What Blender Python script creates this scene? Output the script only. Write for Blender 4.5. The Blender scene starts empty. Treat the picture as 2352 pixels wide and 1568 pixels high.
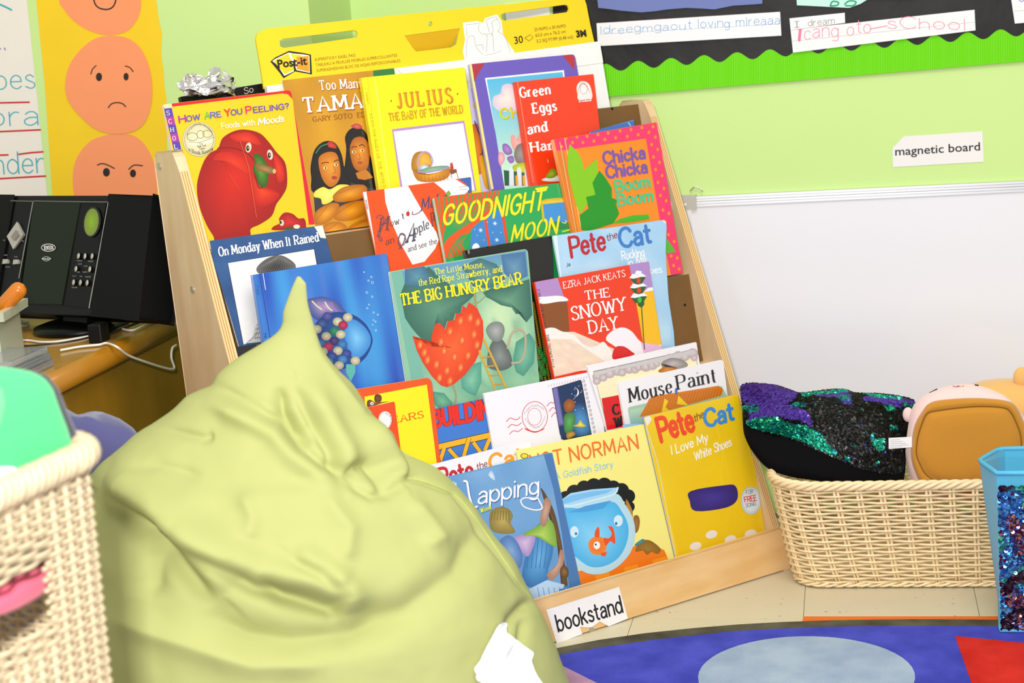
import bpy, math, random
from mathutils import Vector as Vec, Matrix, noise
from mathutils.geometry import tessellate_polygon
from math import sin, cos, radians, pi, exp, tanh, sqrt, atan2, floor
random.seed(7)
D = bpy.data
SC = bpy.context.scene
COL = SC.collection
# ------------------------------------------------------------------ camera
W, H, F = 2352, 1568, 4000.0
PITCH, ROLL = radians(10.81), radians(-4.0)
CAM = Vec((0, 0, 1.1))
FWD = Vec((0, cos(PITCH), -sin(PITCH)))
_r0 = Vec((1, 0, 0)); _u0 = _r0.cross(FWD)
CR = _r0 * cos(ROLL) + _u0 * sin(ROLL)
CU = -_r0 * sin(ROLL) + _u0 * cos(ROLL)
cam = D.objects.new('camera', D.cameras.new('camera'))
COL.objects.link(cam)
cam.matrix_world = Matrix(((CR.x, CU.x, -FWD.x, CAM.x), (CR.y, CU.y, -FWD.y, CAM.y), (CR.z, CU.z, -FWD.z, CAM.z), (0, 0, 0, 1)))
cam.data.sensor_width = 36
cam.data.lens = F / W * 36
cam.data.clip_start = 0.05
cam.data.dof.use_dof = True
cam.data.dof.focus_distance = 2.95
cam.data.dof.aperture_fstop = 7.0
SC.camera = cam
# ------------------------------------------------------------------ light
wd = D.worlds.new('room_light'); SC.world = wd; wd.use_nodes = True
wd.node_tree.nodes['Background'].inputs[0].default_value = (1.0, 0.985, 0.97, 1)
wd.node_tree.nodes['Background'].inputs[1].default_value = 0.66
def area(name, loc, aim, size, power, color=(1, 1, 1)):
    l = D.lights.new(name, 'AREA'); l.shape = 'SQUARE'; l.size = size; l.energy = power; l.color = color
    o = D.objects.new(name, l); COL.objects.link(o); o.location = loc
    o.rotation_euler = (Vec(aim) - Vec(loc)).to_track_quat('-Z', 'Y').to_euler(); return o
area('camera_flash', (-0.10, -0.02, 1.32), (0.0, 3.0, 0.6), 0.10, 68)
area('ceiling_light', (0.4, 1.6, 2.6), (0.1, 2.4, 0), 1.2, 34, (1.0, 0.98, 0.94))
SC.view_settings.view_transform = 'Standard'
SC.view_settings.look = 'None'
SC.view_settings.gamma = 1
SC.view_settings.exposure = 0.0
try: SC.view_settings.use_curve_mapping = False
except Exception: pass
# ------------------------------------------------------------------ helpers
def ray(x, y): return FWD + CR * ((x - W / 2) / F) - CU * ((y - H / 2) / F)
def project(P):
    d = P - CAM; z = d.dot(FWD); return (W / 2 + F * d.dot(CR) / z, H / 2 - F * d.dot(CU) / z)
class PP:            # a real plane in the room; hit() finds where a line of sight meets it
    def __init__(s, P0, n): s.P0 = Vec(P0); s.n = Vec(n).normalized()
    def hit(s, x, y, off=0.0):
        d = ray(x, y); t = (s.P0 - s.n * off - CAM).dot(s.n) / d.dot(s.n); return CAM + d * t
Z = Vec((0, 0, 1))
FLOOR = PP((0, 0, 0), (0, 0, -1))
PSI, OM = radians(33.5), radians(-11.4)
SX = Vec((cos(PSI), sin(PSI), 0)); SY = Vec((-sin(PSI), cos(PSI), 0))
WX = Vec((cos(OM), sin(OM), 0)); WY = Vec((-sin(OM), cos(OM), 0))
def hexc(h):
    h = h.lstrip('#'); return tuple(int(h[i:i + 2], 16) / 255 for i in (0, 2, 4))
def lin(c, k=0.86):
    if isinstance(c, str): c = hexc(c)
    return tuple(k * (v / 12.92 if v <= .04045 else ((v + .055) / 1.055) ** 2.4) for v in c[:3]) + (1.0,)
def mixc(a, b, t):
    if isinstance(a, str): a = hexc(a)
    if isinstance(b, str): b = hexc(b)
    return tuple(a[i] * (1 - t) + b[i] * t for i in range(3))
MATS = {}
def mat(name, col='#ffffff', rough=.6, metal=0., spec=.5, coat=0., noise_=0., nscale=20., stretch=(1, 1, 1), col2=None, bump=0., bscale=200., attr=False, trans=0., sheen=0., k=.86, bdist=.002, emit=None):
    if name in MATS: return MATS[name]
    m = D.materials.new(name); m.use_nodes = True; nt = m.node_tree; N = nt.nodes; L = nt.links
    b = N['Principled BSDF']; b.inputs['Roughness'].default_value = rough; b.inputs['Metallic'].default_value = metal
    b.inputs['Specular IOR Level'].default_value = spec; b.inputs['Coat Weight'].default_value = coat; b.inputs['Coat Roughness'].default_value = .08
    if trans: b.inputs['Transmission Weight'].default_value = trans
    if sheen: b.inputs['Sheen Weight'].default_value = sheen
    c = lin(col, k); b.inputs['Base Color'].default_value = c
    src = None
    if attr:
        a = N.new('ShaderNodeVertexColor'); a.layer_name = 'Col'; src = a.outputs['Color']
    tc = N.new('ShaderNodeTexCoord'); mp = N.new('ShaderNodeMapping'); L.new(tc.outputs['Object'], mp.inputs['Vector']); mp.inputs['Scale'].default_value = stretch
    if noise_ or col2:
        nz = N.new('ShaderNodeTexNoise'); nz.inputs['Scale'].default_value = nscale; nz.inputs['Detail'].default_value = 6; L.new(mp.outputs[0], nz.inputs['Vector'])
        mx = N.new('ShaderNodeMix'); mx.data_type = 'RGBA'
        if col2 and not attr:
            mx.inputs[6].default_value = c; mx.inputs[7].default_value = lin(col2, k)
            rp = N.new('ShaderNodeMapRange'); rp.inputs[1].default_value = .35; rp.inputs[2].default_value = .65; L.new(nz.outputs[0], rp.inputs[0]); L.new(rp.outputs[0], mx.inputs[0])
        else:
            mx.blend_type = 'MULTIPLY'; mx.inputs[0].default_value = noise_
            if src: L.new(src, mx.inputs[6])
            else: mx.inputs[6].default_value = c
            rp = N.new('ShaderNodeMapRange'); rp.inputs[1].default_value = .3; rp.inputs[2].default_value = .7; rp.inputs[3].default_value = .45; L.new(nz.outputs[0], rp.inputs[0]); L.new(rp.outputs[0], mx.inputs[7])
        src = mx.outputs[2]
    if src: L.new(src, b.inputs['Base Color'])
    if bump:
        n2 = N.new('ShaderNodeTexNoise'); n2.inputs['Scale'].default_value = bscale; n2.inputs['Detail'].default_value = 4; L.new(mp.outputs[0], n2.inputs['Vector'])
        bp = N.new('ShaderNodeBump'); bp.inputs['Strength'].default_value = bump; bp.inputs['Distance'].default_value = bdist; L.new(n2.outputs[0], bp.inputs['Height']); L.new(bp.outputs[0], b.inputs['Normal'])
    if emit: b.inputs['Emission Color'].default_value = lin(emit); b.inputs['Emission Strength'].default_value = .25
    MATS[name] = m; return m
ORG = {}
def empty(name, loc, label=None, cat=None, group=None):
    o = D.objects.new(name, None); COL.objects.link(o); o.location = loc; o.empty_display_size = .05; ORG[o] = Vec(loc)
    if label: o['label'] = label
    if cat: o['category'] = cat
    if group: o['group'] = group
    return o
def mob(name, verts, faces, m, parent=None, smooth=False, cols=None, org=None, label=None, cat=None, group=None, kind=None, bevel=0):
    if parent is not None: og = ORG[parent]
    elif org is not None: og = Vec(org)
    else:
        xs = [v[0] for v in verts]; ys = [v[1] for v in verts]; zs = [v[2] for v in verts]
        og = Vec(((min(xs) + max(xs)) / 2, (min(ys) + max(ys)) / 2, min(zs)))
    me = D.meshes.new(name); me.from_pydata([tuple(Vec(v) - og) for v in verts], [], faces)
    if cols is not None:
        ca = me.color_attributes.new('Col', 'FLOAT_COLOR', 'POINT')
        flat = []
        for c in cols: flat.extend(c)
        ca.data.foreach_set('color', flat)
    me.materials.append(m)
    if smooth: me.polygons.foreach_set('use_smooth', [True] * len(me.polygons))
    me.update()
    o = D.objects.new(name, me); COL.objects.link(o)
    if parent is not None: o.parent = parent; ORG[o] = og
    else: o.location = og; ORG[o] = og
    if label: o['label'] = label
    if cat: o['category'] = cat
    if group: o['group'] = group
    if kind: o['kind'] = kind
    if bevel:
        b = o.modifiers.new('b', 'BEVEL'); b.width = bevel; b.segments = 2; b.limit_method = 'ANGLE'; b.angle_limit = radians(40)
    return o
def frame_box(o, ax, ay, az, x0, x1, y0, y1, z0, z1):
    v = [o + ax * x + ay * y + az * z for z in (z0, z1) for y in (y0, y1) for x in (x0, x1)]
    return v, [(0, 2, 3, 1), (4, 5, 7, 6), (0, 1, 5, 4), (2, 6, 7, 3), (0, 4, 6, 2), (1, 3, 7, 5)]
def prism(pts, vec):        # closed outline of 3D points extruded by vec
    n = len(pts); v = [Vec(p) for p in pts] + [Vec(p) + vec for p in pts]
    tri = tessellate_polygon([[Vec(p) for p in pts]])
    f = [tuple(t) for t in tri] + [tuple(i + n for i in reversed(t)) for t in tri] + [(i, (i + 1) % n, (i + 1) % n + n, i + n) for i in range(n)]
    return v, f
def merge(lst):
    V = []; Fc = []
    for v, f in lst:
        b = len(V); V += list(v); Fc += [tuple(i + b for i in q) for q in f]
    return V, Fc
def catmull(p, closed=False, n=6):
    out = []; m = len(p)
    rng = range(m) if closed else range(m - 1)
    for i in rng:
        a = p[(i - 1) % m] if closed or i > 0 else p[0]; b = p[i]; c = p[(i + 1) % m]; d = p[(i + 2) % m] if closed or i + 2 < m else p[-1]
        for j in range(n):
            t = j / n; t2 = t * t; t3 = t2 * t
            out.append(tuple(.5 * (2 * b[k] + (c[k] - a[k]) * t + (2 * a[k] - 5 * b[k] + 4 * c[k] - d[k]) * t2 + (-a[k] + 3 * b[k] - 3 * c[k] + d[k]) * t3) for k in range(len(b))))
    if not closed: out.append(tuple(p[-1]))
    return out
def tube(pts, r, n=8, closed=False, caps=True):
    pts = [Vec(p) for p in pts]; V = []; Fc = []; m = len(pts); up = Vec((0, 0, 1)); prev = None
    for i, p in enumerate(pts):
        a = pts[i - 1] if i > 0 or closed else p; b = pts[(i + 1) % m] if i < m - 1 or closed else p
        t = (b - a).normalized()
        if prev is None:
            x = t.cross(up)
            if x.length < .05: x = t.cross(Vec((1, 0, 0)))
        else: x = prev - t * prev.dot(t)
        x.normalize(); prev = x; y = t.cross(x)
        rr = r[i] if isinstance(r, (list, tuple)) else r
        for k in range(n):
            a_ = 2 * pi * k / n; V.append(p + (x * cos(a_) + y * sin(a_)) * rr)
    for i in range(m if closed else m - 1):
        j = (i + 1) % m
        for k in range(n):
            q = (k + 1) % n; Fc.append((i * n + k, i * n + q, j * n + q, j * n + k))
    if caps and not closed:
        Fc.append(tuple(range(n - 1, -1, -1))); Fc.append(tuple((m - 1) * n + k for k in range(n)))
    return V, Fc
def disc(c, n, r, t, seg=20):       # a short cylinder around c along n
    n = Vec(n).normalized(); a = n.orthogonal().normalized(); b = n.cross(a)
    return prism([c + (a * cos(2 * pi * i / seg) + b * sin(2 * pi * i / seg)) * r for i in range(seg)], n * t)
# ------------------------------------------------------------------ lettering
G = {'A': '7|0,0 3.5,10 7,0;1.3,3.6 5.7,3.6', 'B': '6.3|0,0 0,10;~0,10 3.5,10 5.6,8.6 5.3,6.3 3.3,5.4 0,5.4;~0,5.4 3.8,5.2 6.3,4 6.2,1.4 4,0 0,0',
'C': '6.8|~6.8,8 5.6,9.6 3.6,10 1.2,8.6 0,5 1.2,1.4 3.6,0 5.6,.4 6.8,2', 'D': '7|0,0 0,10;~0,10 3.5,9.8 6.2,8 7,5 6.2,2 3.5,.2 0,0', 'E': '5.3|0,0 0,10;0,10 5,10;0,5.2 4.3,5.2;0,0 5.3,0',
'F': '5|0,0 0,10;0,10 5,10;0,5.2 4.2,5.2', 'G': '6.9|~6.6,8.2 5.4,9.6 3.6,10 1.2,8.6 0,5 1.2,1.4 3.6,0 5.6,.5 6.8,2;6.8,2 6.8,4.6;6.8,4.6 4.2,4.6', 'H': '6.6|0,0 0,10;6.6,0 6.6,10;0,5.2 6.6,5.2',
'I': '.6|.3,0 .3,10', 'J': '3.8|~3.6,10 3.6,3 2.8,.6 1.2,0 0,1.4', 'K': '6.3|0,0 0,10;6,10 0,4.2;2.2,6.2 6.3,0', 'L': '5|0,0 0,10;0,0 5,0', 'M': '8.4|0,0 .6,10;.6,10 4.2,2;4.2,2 7.8,10;7.8,10 8.4,0',
'N': '6.8|0,0 0,10;0,10 6.8,0;6.8,0 6.8,10', 'O': '7.4|*3.7,10 1.1,8.6 0,5 1.1,1.4 3.7,0 6.3,1.4 7.4,5 6.3,8.6', 'P': '5.8|0,0 0,10;~0,10 3.6,10 5.8,8.8 5.8,5.8 3.6,4.7 0,4.7',
'R': '6.2|0,0 0,10;~0,10 3.6,10 5.8,8.8 5.8,6 3.6,5 0,5;3,5 6.2,0', 'S': '5.4|~5.2,8.2 4.2,9.7 2.6,10 .7,8.9 .5,6.9 2,5.6 4,4.6 5.4,3 5,1 3,0 1,.4 0,2', 'T': '6.4|3.2,0 3.2,10;0,10 6.4,10',
'U': '6.4|0,10 0,3.6;~0,3.6 .9,.9 3.2,0 5.5,.9 6.4,3.6;6.4,3.6 6.4,10', 'V': '6.8|0,10 3.4,0;3.4,0 6.8,10', 'W': '9.8|0,10 2.5,0;2.5,0 4.9,9;4.9,9 7.3,0;7.3,0 9.8,10', 'X': '6|0,0 6,10;0,10 6,0', 'Y': '6.4|0,10 3.2,5;6.4,10 3.2,5;3.2,5 3.2,0', 'Z': '6|0,10 6,10;6,10 0,0;0,0 6,0',
'a': '4.6|~.5,5.4 1.6,6.5 3.2,6.5 4.3,5.2;4.3,5.2 4.3,0;~4.3,3.7 2,3.8 .2,2.6 .2,.9 1.6,0 3.2,.6 4.3,1.9', 'b': '4.8|0,0 0,10;*2.5,6.6 .7,5.4 .1,3.3 .7,1.1 2.5,0 4.2,1.1 4.8,3.3 4.2,5.4', 'c': '4.2|~4.2,5.4 2.6,6.6 .7,5.5 0,3.3 .7,1 2.6,0 4.2,1.2',
'd': '4.8|4.8,0 4.8,10;*2.3,6.6 .6,5.4 0,3.3 .6,1.1 2.3,0 4.1,1.1 4.7,3.3 4.1,5.4', 'e': '4.5|.1,3.5 4.5,3.5;~4.5,3.5 4.1,5.6 2.4,6.6 .7,5.5 0,3.3 .7,1 2.6,0 4.4,1.2', 'f': '3.2|~3.6,9.7 2.4,10 1.4,8.7 1.4,7;1.4,7 1.4,0;0,6.4 3.1,6.4',
'g': '4.7|*2.3,6.6 .6,5.4 0,3.3 .6,1.1 2.3,0 4,1.1 4.6,3.3 4,5.4;~4.6,6.4 4.6,-1 3.8,-2.8 2.2,-3.1 .6,-2.4', 'h': '4.5|0,0 0,10;~0,4.4 1,6 2.6,6.6 4.1,5.8 4.5,4 4.5,0', 'i': '.6|.3,0 .3,6.4;.3,8.8 .3,9.1', 'k': '4.4|0,0 0,10;4.1,6.5 0,2.6;1.5,4.2 4.4,0', 'l': '.6|.3,0 .3,10',
'm': '7.4|0,0 0,6.6;~0,4.4 .8,6 2.1,6.6 3.4,5.8 3.7,4.2 3.7,0;~3.7,4.4 4.5,6 5.8,6.6 7.1,5.8 7.4,4.2 7.4,0', 'n': '4.5|0,0 0,6.6;~0,4.4 1,6 2.6,6.6 4.1,5.8 4.5,4 4.5,0', 'o': '4.9|*2.45,6.6 .6,5.5 0,3.3 .6,1.1 2.45,0 4.3,1.1 4.9,3.3 4.3,5.5',
'p': '4.8|0,-3.1 0,6.6;*2.5,6.6 .7,5.4 .1,3.3 .7,1.1 2.5,0 4.2,1.1 4.8,3.3 4.2,5.4', 'r': '3|0,0 0,6.6;~0,4 .8,5.7 2,6.6 3,6.3', 's': '3.7|~3.5,5.5 2.2,6.6 .6,6 .4,4.6 2,3.5 3.6,2.5 3.6,.8 2,0 0,1', 't': '3|1.3,9 1.3,1.4;~1.3,1.6 1.8,.2 3,.2;0,6.4 3,6.4',
'u': '4.5|~0,6.6 0,2.4 .8,.4 2.3,0 3.8,.9 4.5,2.4;4.5,6.6 4.5,0', 'v': '4.6|0,6.6 2.3,0;2.3,0 4.6,6.6', 'w': '6.8|0,6.6 1.7,0;1.7,0 3.4,6;3.4,6 5.1,0;5.1,0 6.8,6.6', 'x': '4.4|0,0 4.4,6.6;0,6.6 4.4,0', 'y': '4.6|0,6.6 2.3,0;4.6,6.6 2.3,0;~2.3,0 1.4,-2.2 0,-3', 'z': '4|0,6.6 4,6.6;4,6.6 0,0;0,0 4,0',
',': '1|.8,.8 .3,-1.2', '.': '.8|.4,.2 .4,.5', "'": '.8|.4,10 .2,8', '?': '4.4|~0,8 .8,9.6 2.4,10 4.2,8.8 3.8,6.6 2.2,5 2.1,3;2.1,.3 2.1,.6', '-': '3|0,4 3,4', ':': '.8|.4,1 .4,1.4;.4,5.5 .4,5.9'}
GL = {}
for ch, s in G.items():
    w_, st = s.split('|'); L_ = []
    for q in st.split(';'):
        mode = q[0] if q[0] in '~*' else ''
        pts = [tuple(float(a) for a in t.split(',')) for t in q.lstrip('~*').split()]
        if mode == '~': pts = catmull(pts, False, 4)
        if mode == '*': pts = catmull(pts, True, 3); pts.append(pts[0])
        L_.append((pts, mode))
    GL[ch] = (float(w_), L_)
BF = {}
def bfont(s, bold):
    k = (s, bold)
    if k in BF: return BF[k]
    cu = D.curves.new('t', 'FONT'); cu.body = s; cu.size = 1; cu.resolution_u = 3; cu.offset = bold; cu.fill_mode = 'FRONT'
    o = D.objects.new('t', cu); COL.objects.link(o); dg = bpy.context.evaluated_depsgraph_get(); e = o.evaluated_get(dg); me = e.to_mesh()
    vs = [(v.co.x, v.co.y) for v in me.vertices]; fs = [tuple(p.vertices) for p in me.polygons]; e.to_mesh_clear()
    D.objects.remove(o); D.curves.remove(cu)
    x0 = min(v[0] for v in vs); x1 = max(v[0] for v in vs)
    BF[k] = ([((v[0] - x0) / (x1 - x0), v[1] / .727) for v in vs], fs, (x1 - x0) / .727); return BF[k]
EPS = 1.4e-5
class Art:
    """flat print lying on a real plane: every shape is given where it is seen and lands on the plane"""
    def __init__(s, plane, view, base=.0001, up=(-.15, -1)):
        s.pl = plane; s.v = view; s.base = base; s.lay = 0; s.parts = {}; s.cur = None; s.up = up; s.part('illustration')
    def part(s, n):
        s.cur = s.parts.setdefault(n, ([], [], [], [])); return s
    def P(s, p): ox, oy, k = s.v; return s.pl.hit(ox + p[0] / k, oy + p[1] / k, s.base + s.lay * EPS)
    def raw(s, pts, faces, cols):
        V, Fc, C = s.cur[:3]; b = len(V); s.cur[3].append((b, b + len(pts), len(Fc), len(Fc) + len(faces)))
        V.extend(s.P(p) for p in pts); Fc.extend(tuple(i + b for i in f) for f in faces); C.extend(cols)
    def poly(s, pts, c, smooth=False, n=5):
        s.lay += 1
        if smooth: pts = catmull(pts, True, n)
        tri = tessellate_polygon([[Vec((p[0], p[1], 0)) for p in pts]])
        s.raw(pts, [tuple(t) for t in tri], [lin(c)] * len(pts))
    def blob(s, pts, ce, cc, cen=None, smooth=True, rings=5, pw=1.0):   # soft round fill, edge colour to centre colour
        s.lay += 1
        if smooth: pts = catmull(pts, True, 4)
        n = len(pts); cen = cen or (sum(p[0] for p in pts) / n, sum(p[1] for p in pts) / n)
        P = [cen]; C = [lin(cc)]; Fc = []
        for r in range(1, rings + 1):
            t = r / rings
            for p in pts: P.append((cen[0] + (p[0] - cen[0]) * t, cen[1] + (p[1] - cen[1]) * t)); C.append(lin(mixc(cc, ce, t ** pw)))
        for i in range(n):
            j = (i + 1) % n; Fc.append((0, 1 + i, 1 + j))
            for r in range(rings - 1):
                a = 1 + r * n; Fc.append((a + i, a + n + i, a + n + j, a + j))
        s.raw(P, Fc, C)
    def ell(s, x, y, rx, ry, c, c2=None, rot=0, n=18):
        q = [(x + rx * cos(a) * cos(rot) - ry * sin(a) * sin(rot), y + rx * cos(a) * sin(rot) + ry * sin(a) * cos(rot)) for a in [2 * pi * i / n for i in range(n)]]
        if c2: s.blob(q, c, c2, (x, y), False, 4)
        else: s.poly(q, c)
    def ring(s, x, y, rx, ry, w, c, rot=0, n=28):
        q = [(x + rx * cos(a) * cos(rot) - ry * sin(a) * sin(rot), y + rx * cos(a) * sin(rot) + ry * sin(a) * cos(rot)) for a in [2 * pi * i / n for i in range(n + 1)]]
        s.line(q, w, c)
    def _stroke(s, pts, pen, c, cap=True):
        # pen(dx,dy)->half width
        V = []; Fc = []; n = len(pts)
        for i, p in enumerate(pts):
            a = pts[max(i - 1, 0)]; b = pts[min(i + 1, n - 1)]; dx, dy = b[0] - a[0], b[1] - a[1]; l = sqrt(dx * dx + dy * dy) or 1; dx /= l; dy /= l
            h = pen(dx, dy); V += [(p[0] - dy * h, p[1] + dx * h), (p[0] + dy * h, p[1] - dx * h)]
        for i in range(n - 1): Fc.append((2 * i, 2 * i + 1, 2 * i + 3, 2 * i + 2))
        if cap:
            for i in (0, n - 1):
                p = pts[i]; j = 1 if i == 0 else n - 2
                dx, dy = p[0] - pts[j][0], p[1] - pts[j][1]; l = sqrt(dx * dx + dy * dy) or 1; h = pen(dx / l, dy / l); b = len(V); a0 = atan2(dy, dx) - pi / 2
                for q in range(6): V.append((p[0] + h * cos(a0 + pi * q / 5), p[1] + h * sin(a0 + pi * q / 5)))
                Fc.append(tuple(range(b, b + 6)))
        return V, Fc
    def line(s, pts, w, c, smooth=False, closed=False, cap=True):
        s.lay += 1
        if smooth: pts = catmull(pts, closed, 5)
        if closed: pts = list(pts) + [pts[0]]
        V, Fc = s._stroke(pts, lambda a, b: w / 2, c, cap); s.raw(V, Fc, [lin(c)] * len(V))
    def field(s, q, fn, nx, ny):       # q = TL,TR,BR,BL ; fn(u,v)->colour
        s.lay += 1; P = []; C = []; Fc = []
        for j in range(ny + 1):
            for i in range(nx + 1):
                u, v = i / nx, j / ny
                P.append(tuple((q[0][k] * (1 - u) + q[1][k] * u) * (1 - v) + (q[3][k] * (1 - u) + q[2][k] * u) * v for k in (0, 1))); C.append(lin(fn(u, v)))
        for j in range(ny):
            for i in range(nx): a = j * (nx + 1) + i; Fc.append((a, a + 1, a + nx + 2, a + nx + 1))
        s.raw(P, Fc, C)
    def text(s, t, p0, p1, h, c, style='serif', th=1.3, thin=None, up=None, arch=0, wob=0, gap=1.8, sh=None):
        """style: serif / sans / hand (drawn strokes), inter (built-in face)"""
        if sh: s.text(t, (p0[0] + sh[0], p0[1] + sh[1]), (p1[0] + sh[0], p1[1] + sh[1]), h, sh[2], style, th, thin, up, arch, wob, gap)
        s.lay += 1; up = up or s.up; ul = sqrt(up[0] ** 2 + up[1] ** 2); ux, uy = up[0] / ul * h, up[1] / ul * h
        dx, dy = p1[0] - p0[0], p1[1] - p0[1]
        def M(x, y):      # x 0..1, y 0..1 cap height
            a = arch * 4 * x * (1 - x); return (p0[0] + dx * x + ux * (y + a), p0[1] + dy * x + uy * (y + a))
        if style == 'inter':
            vs, fs, w = bfont(t, th); s.raw([M(*v) for v in vs], fs, [lin(c)] * len(vs)); return
        tot = 0; lay = []; sp = 4.2
        for ch in t:
            if ch == ' ': tot += sp; continue
            if ch not in GL: continue
            w, st = GL[ch]; lay.append((tot, ch, w, st)); tot += w + gap + (th if style == 'serif' else 0) * .6
        tot -= gap; thin = thin if thin is not None else (th * .5 if style == 'serif' else th)
        rnd = random.Random(len(t) * 31 + ord(t[0]))
        L0 = sqrt(dx * dx + dy * dy); kx = L0 / tot * 10 / h     # horizontal squeeze
        V = []; Fc = []
        th = th * (.88 if style == 'serif' else .74) * min(1.15, max(.66, kx ** .5)); thin = thin * (1.05 if style == 'serif' else .74)
        def put(pv, pf):
            s.lay += .22; s.raw([M(x / tot, y / 10) for x, y in pv], pf, [lin(c)] * len(pv))
        def pen(a, b):
            # half width in glyph units: thick for upright strokes, thin for level ones; corrected for squeeze
            nx, ny = -b, a; return max(sqrt((th / 2 * nx / max(kx, .3)) ** 2 + (thin / 2 * ny) ** 2), .05)
        for x0, ch, w, st in lay:
            jy = rnd.uniform(-wob, wob); js = 1 + rnd.uniform(-wob, wob) * .06
            for pts, mode in st:
                q = [(x0 + a * js, b * js + jy) for a, b in pts]
                put(*s._stroke(q, pen, c, cap=(style != 'serif')))
                if style == 'serif' and not mode:
                    for e, o in ((q[0], q[1]), (q[-1], q[-2])):
                        if abs(o[0] - e[0]) < .75 * abs(o[1] - e[1]) and min(abs(e[1] - z_) for z_ in (0, 6.4, 6.6, 10, -3.1)) < .2:
                            hw = th * .5 / max(kx, .3) + (.75 if ch != 'T' or e[1] < 1 else -9); hh = max(thin * .5, .28)
                            cy = e[1] + (hh if e[1] < 1 else -hh)
                            if hw > 0: put([(e[0] - hw, cy - hh), (e[0] + hw, cy - hh), (e[0] + hw, cy + hh), (e[0] - hw, cy + hh)], [(0, 1, 2, 3)])
                        elif e[1] == o[1] and abs(e[1] - 5) > 4.5 and ch in 'TEFLZ' and (ch == 'T' or e[0] > o[0]):
                            d_ = -2.2 if e[1] > 5 else 2.2; w2 = thin * .45 / max(kx, .3); put([(e[0] - w2, e[1] - d_ * .15), (e[0] + w2, e[1] - d_ * .15), (e[0] + w2, e[1] + d_), (e[0] - w2, e[1] + d_)], [(0, 1, 2, 3)])
    def clip(s, V, Fc, C):       # keep the print inside the cover's four edges
        q = s.quad; cen = sum(q, Vec((0, 0))) / 4; H_ = []
        for i in range(4):
            a, b = q[i], q[(i + 1) % 4]; e = b - a; n = Vec((-e.y, e.x)).normalized()
            if n.dot(cen - a) < 0: n = -n
            H_.append((n, n.dot(a) + .0003))
        P0 = s.org; uv = [((v - P0).dot(SX), (v - P0).dot(VV)) for v in V]; V = list(V); C = list(C); out = []
        Fq = [(f, None) for f in Fc]
        for f, depth_ in Fq:
            cur = list(f)
            us = [uv[i][0] for i in f]; vs = [uv[i][1] for i in f]; lo, hi, vn = s.lim; HH = H_
            if min(vs) < vn and (min(us) < lo or max(us) > hi):
                if max(vs) > vn + .004 and len(f) < 40:      # split at the height where the side panels end
                    if not depth_: Fq.append((f, (Vec((0, 1)), vn))); Fq.append((f, (Vec((0, -1)), -vn))); continue
                HH = H_ + [(Vec((1, 0)), lo), (Vec((-1, 0)), -hi)]
                if depth_ and depth_[1] > 0: HH = H_
            if depth_: HH = HH + [depth_]
            for n, d in HH:
                dist = [n.x * uv[i][0] + n.y * uv[i][1] - d for i in cur]
                if min(dist) >= 0: continue
                nx = []
                for k in range(len(cur)):
                    i, j = cur[k], cur[(k + 1) % len(cur)]; di, dj = dist[k], dist[(k + 1) % len(cur)]
                    if di >= 0: nx.append(i)
                    if (di >= 0) != (dj >= 0):
                        t = di / (di - dj); V.append(V[i].lerp(V[j], t)); uv.append((uv[i][0] * (1 - t) + uv[j][0] * t, uv[i][1] * (1 - t) + uv[j][1] * t)); C.append(tuple(C[i][k_] * (1 - t) + C[j][k_] * t for k_ in range(4))); nx.append(len(V) - 1)
                cur = nx
                if len(cur) < 3: break
            if len(cur) >= 3: out.append(tuple(cur))
        used = sorted({i for f in out for i in f}); mp = {i: k for k, i in enumerate(used)}
        return [V[i] for i in used], [tuple(mp[i] for i in f) for f in out], [C[i] for i in used]
    def build(s, parent, m):
        todo = []
        for n, (V, Fc, C, R) in s.parts.items():      # print that lies far apart becomes parts of its own
            bb = [([min(V[i][k] for i in range(a, b)) for k in range(3)], [max(V[i][k] for i in range(a, b)) for k in range(3)]) for a, b, _, _ in R]; sz = [max(h[k] - l[k] for k in range(3)) for l, h in bb]; g = list(range(len(R)))
            def root(i):
                while g[i] != i: i = g[i]
                return i
            for i in range(len(R)):
                for j in range(i):
                    if root(i) != root(j) and sqrt(sum(max(0, bb[i][0][k] - bb[j][1][k], bb[j][0][k] - bb[i][1][k]) ** 2 for k in range(3))) <= max(.018, .45 * max(sz[i], sz[j])): g[root(i)] = root(j)
            for r in sorted({root(i) for i in range(len(R))}):
                v2 = []; f2 = []; c2 = []
                for i, (a, b, fa, fb) in enumerate(R):
                    if root(i) == r: o_ = len(v2) - a; v2 += V[a:b]; c2 += C[a:b]; f2 += [tuple(q + o_ for q in f) for f in Fc[fa:fb]]
                todo.append((n, v2, f2, c2))
        for n, V, Fc, C in todo:
            if V and getattr(s, 'quad', None): V, Fc, C = s.clip(V, Fc, C)
            if V: mob(n, V, Fc, m, parent, cols=C)
PRINT = mat('glossy_print', attr=True, rough=.32, coat=.25, noise_=.05, nscale=160)
MATTE = mat('matte_print', attr=True, rough=.7, noise_=.05, nscale=120)
PAPER = mat('white_paper', '#f4f2ee', rough=.75, noise_=.06, nscale=60)
PAGES = mat('page_edges', '#efeae0', rough=.85, noise_=.2, nscale=500)
STEEL = mat('screw_steel', '#d8d4c8', rough=.4, metal=.9)
BLACK = mat('black_plastic', '#0c0c0c', rough=.45, spec=.25, bump=.1, bscale=900)
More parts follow.
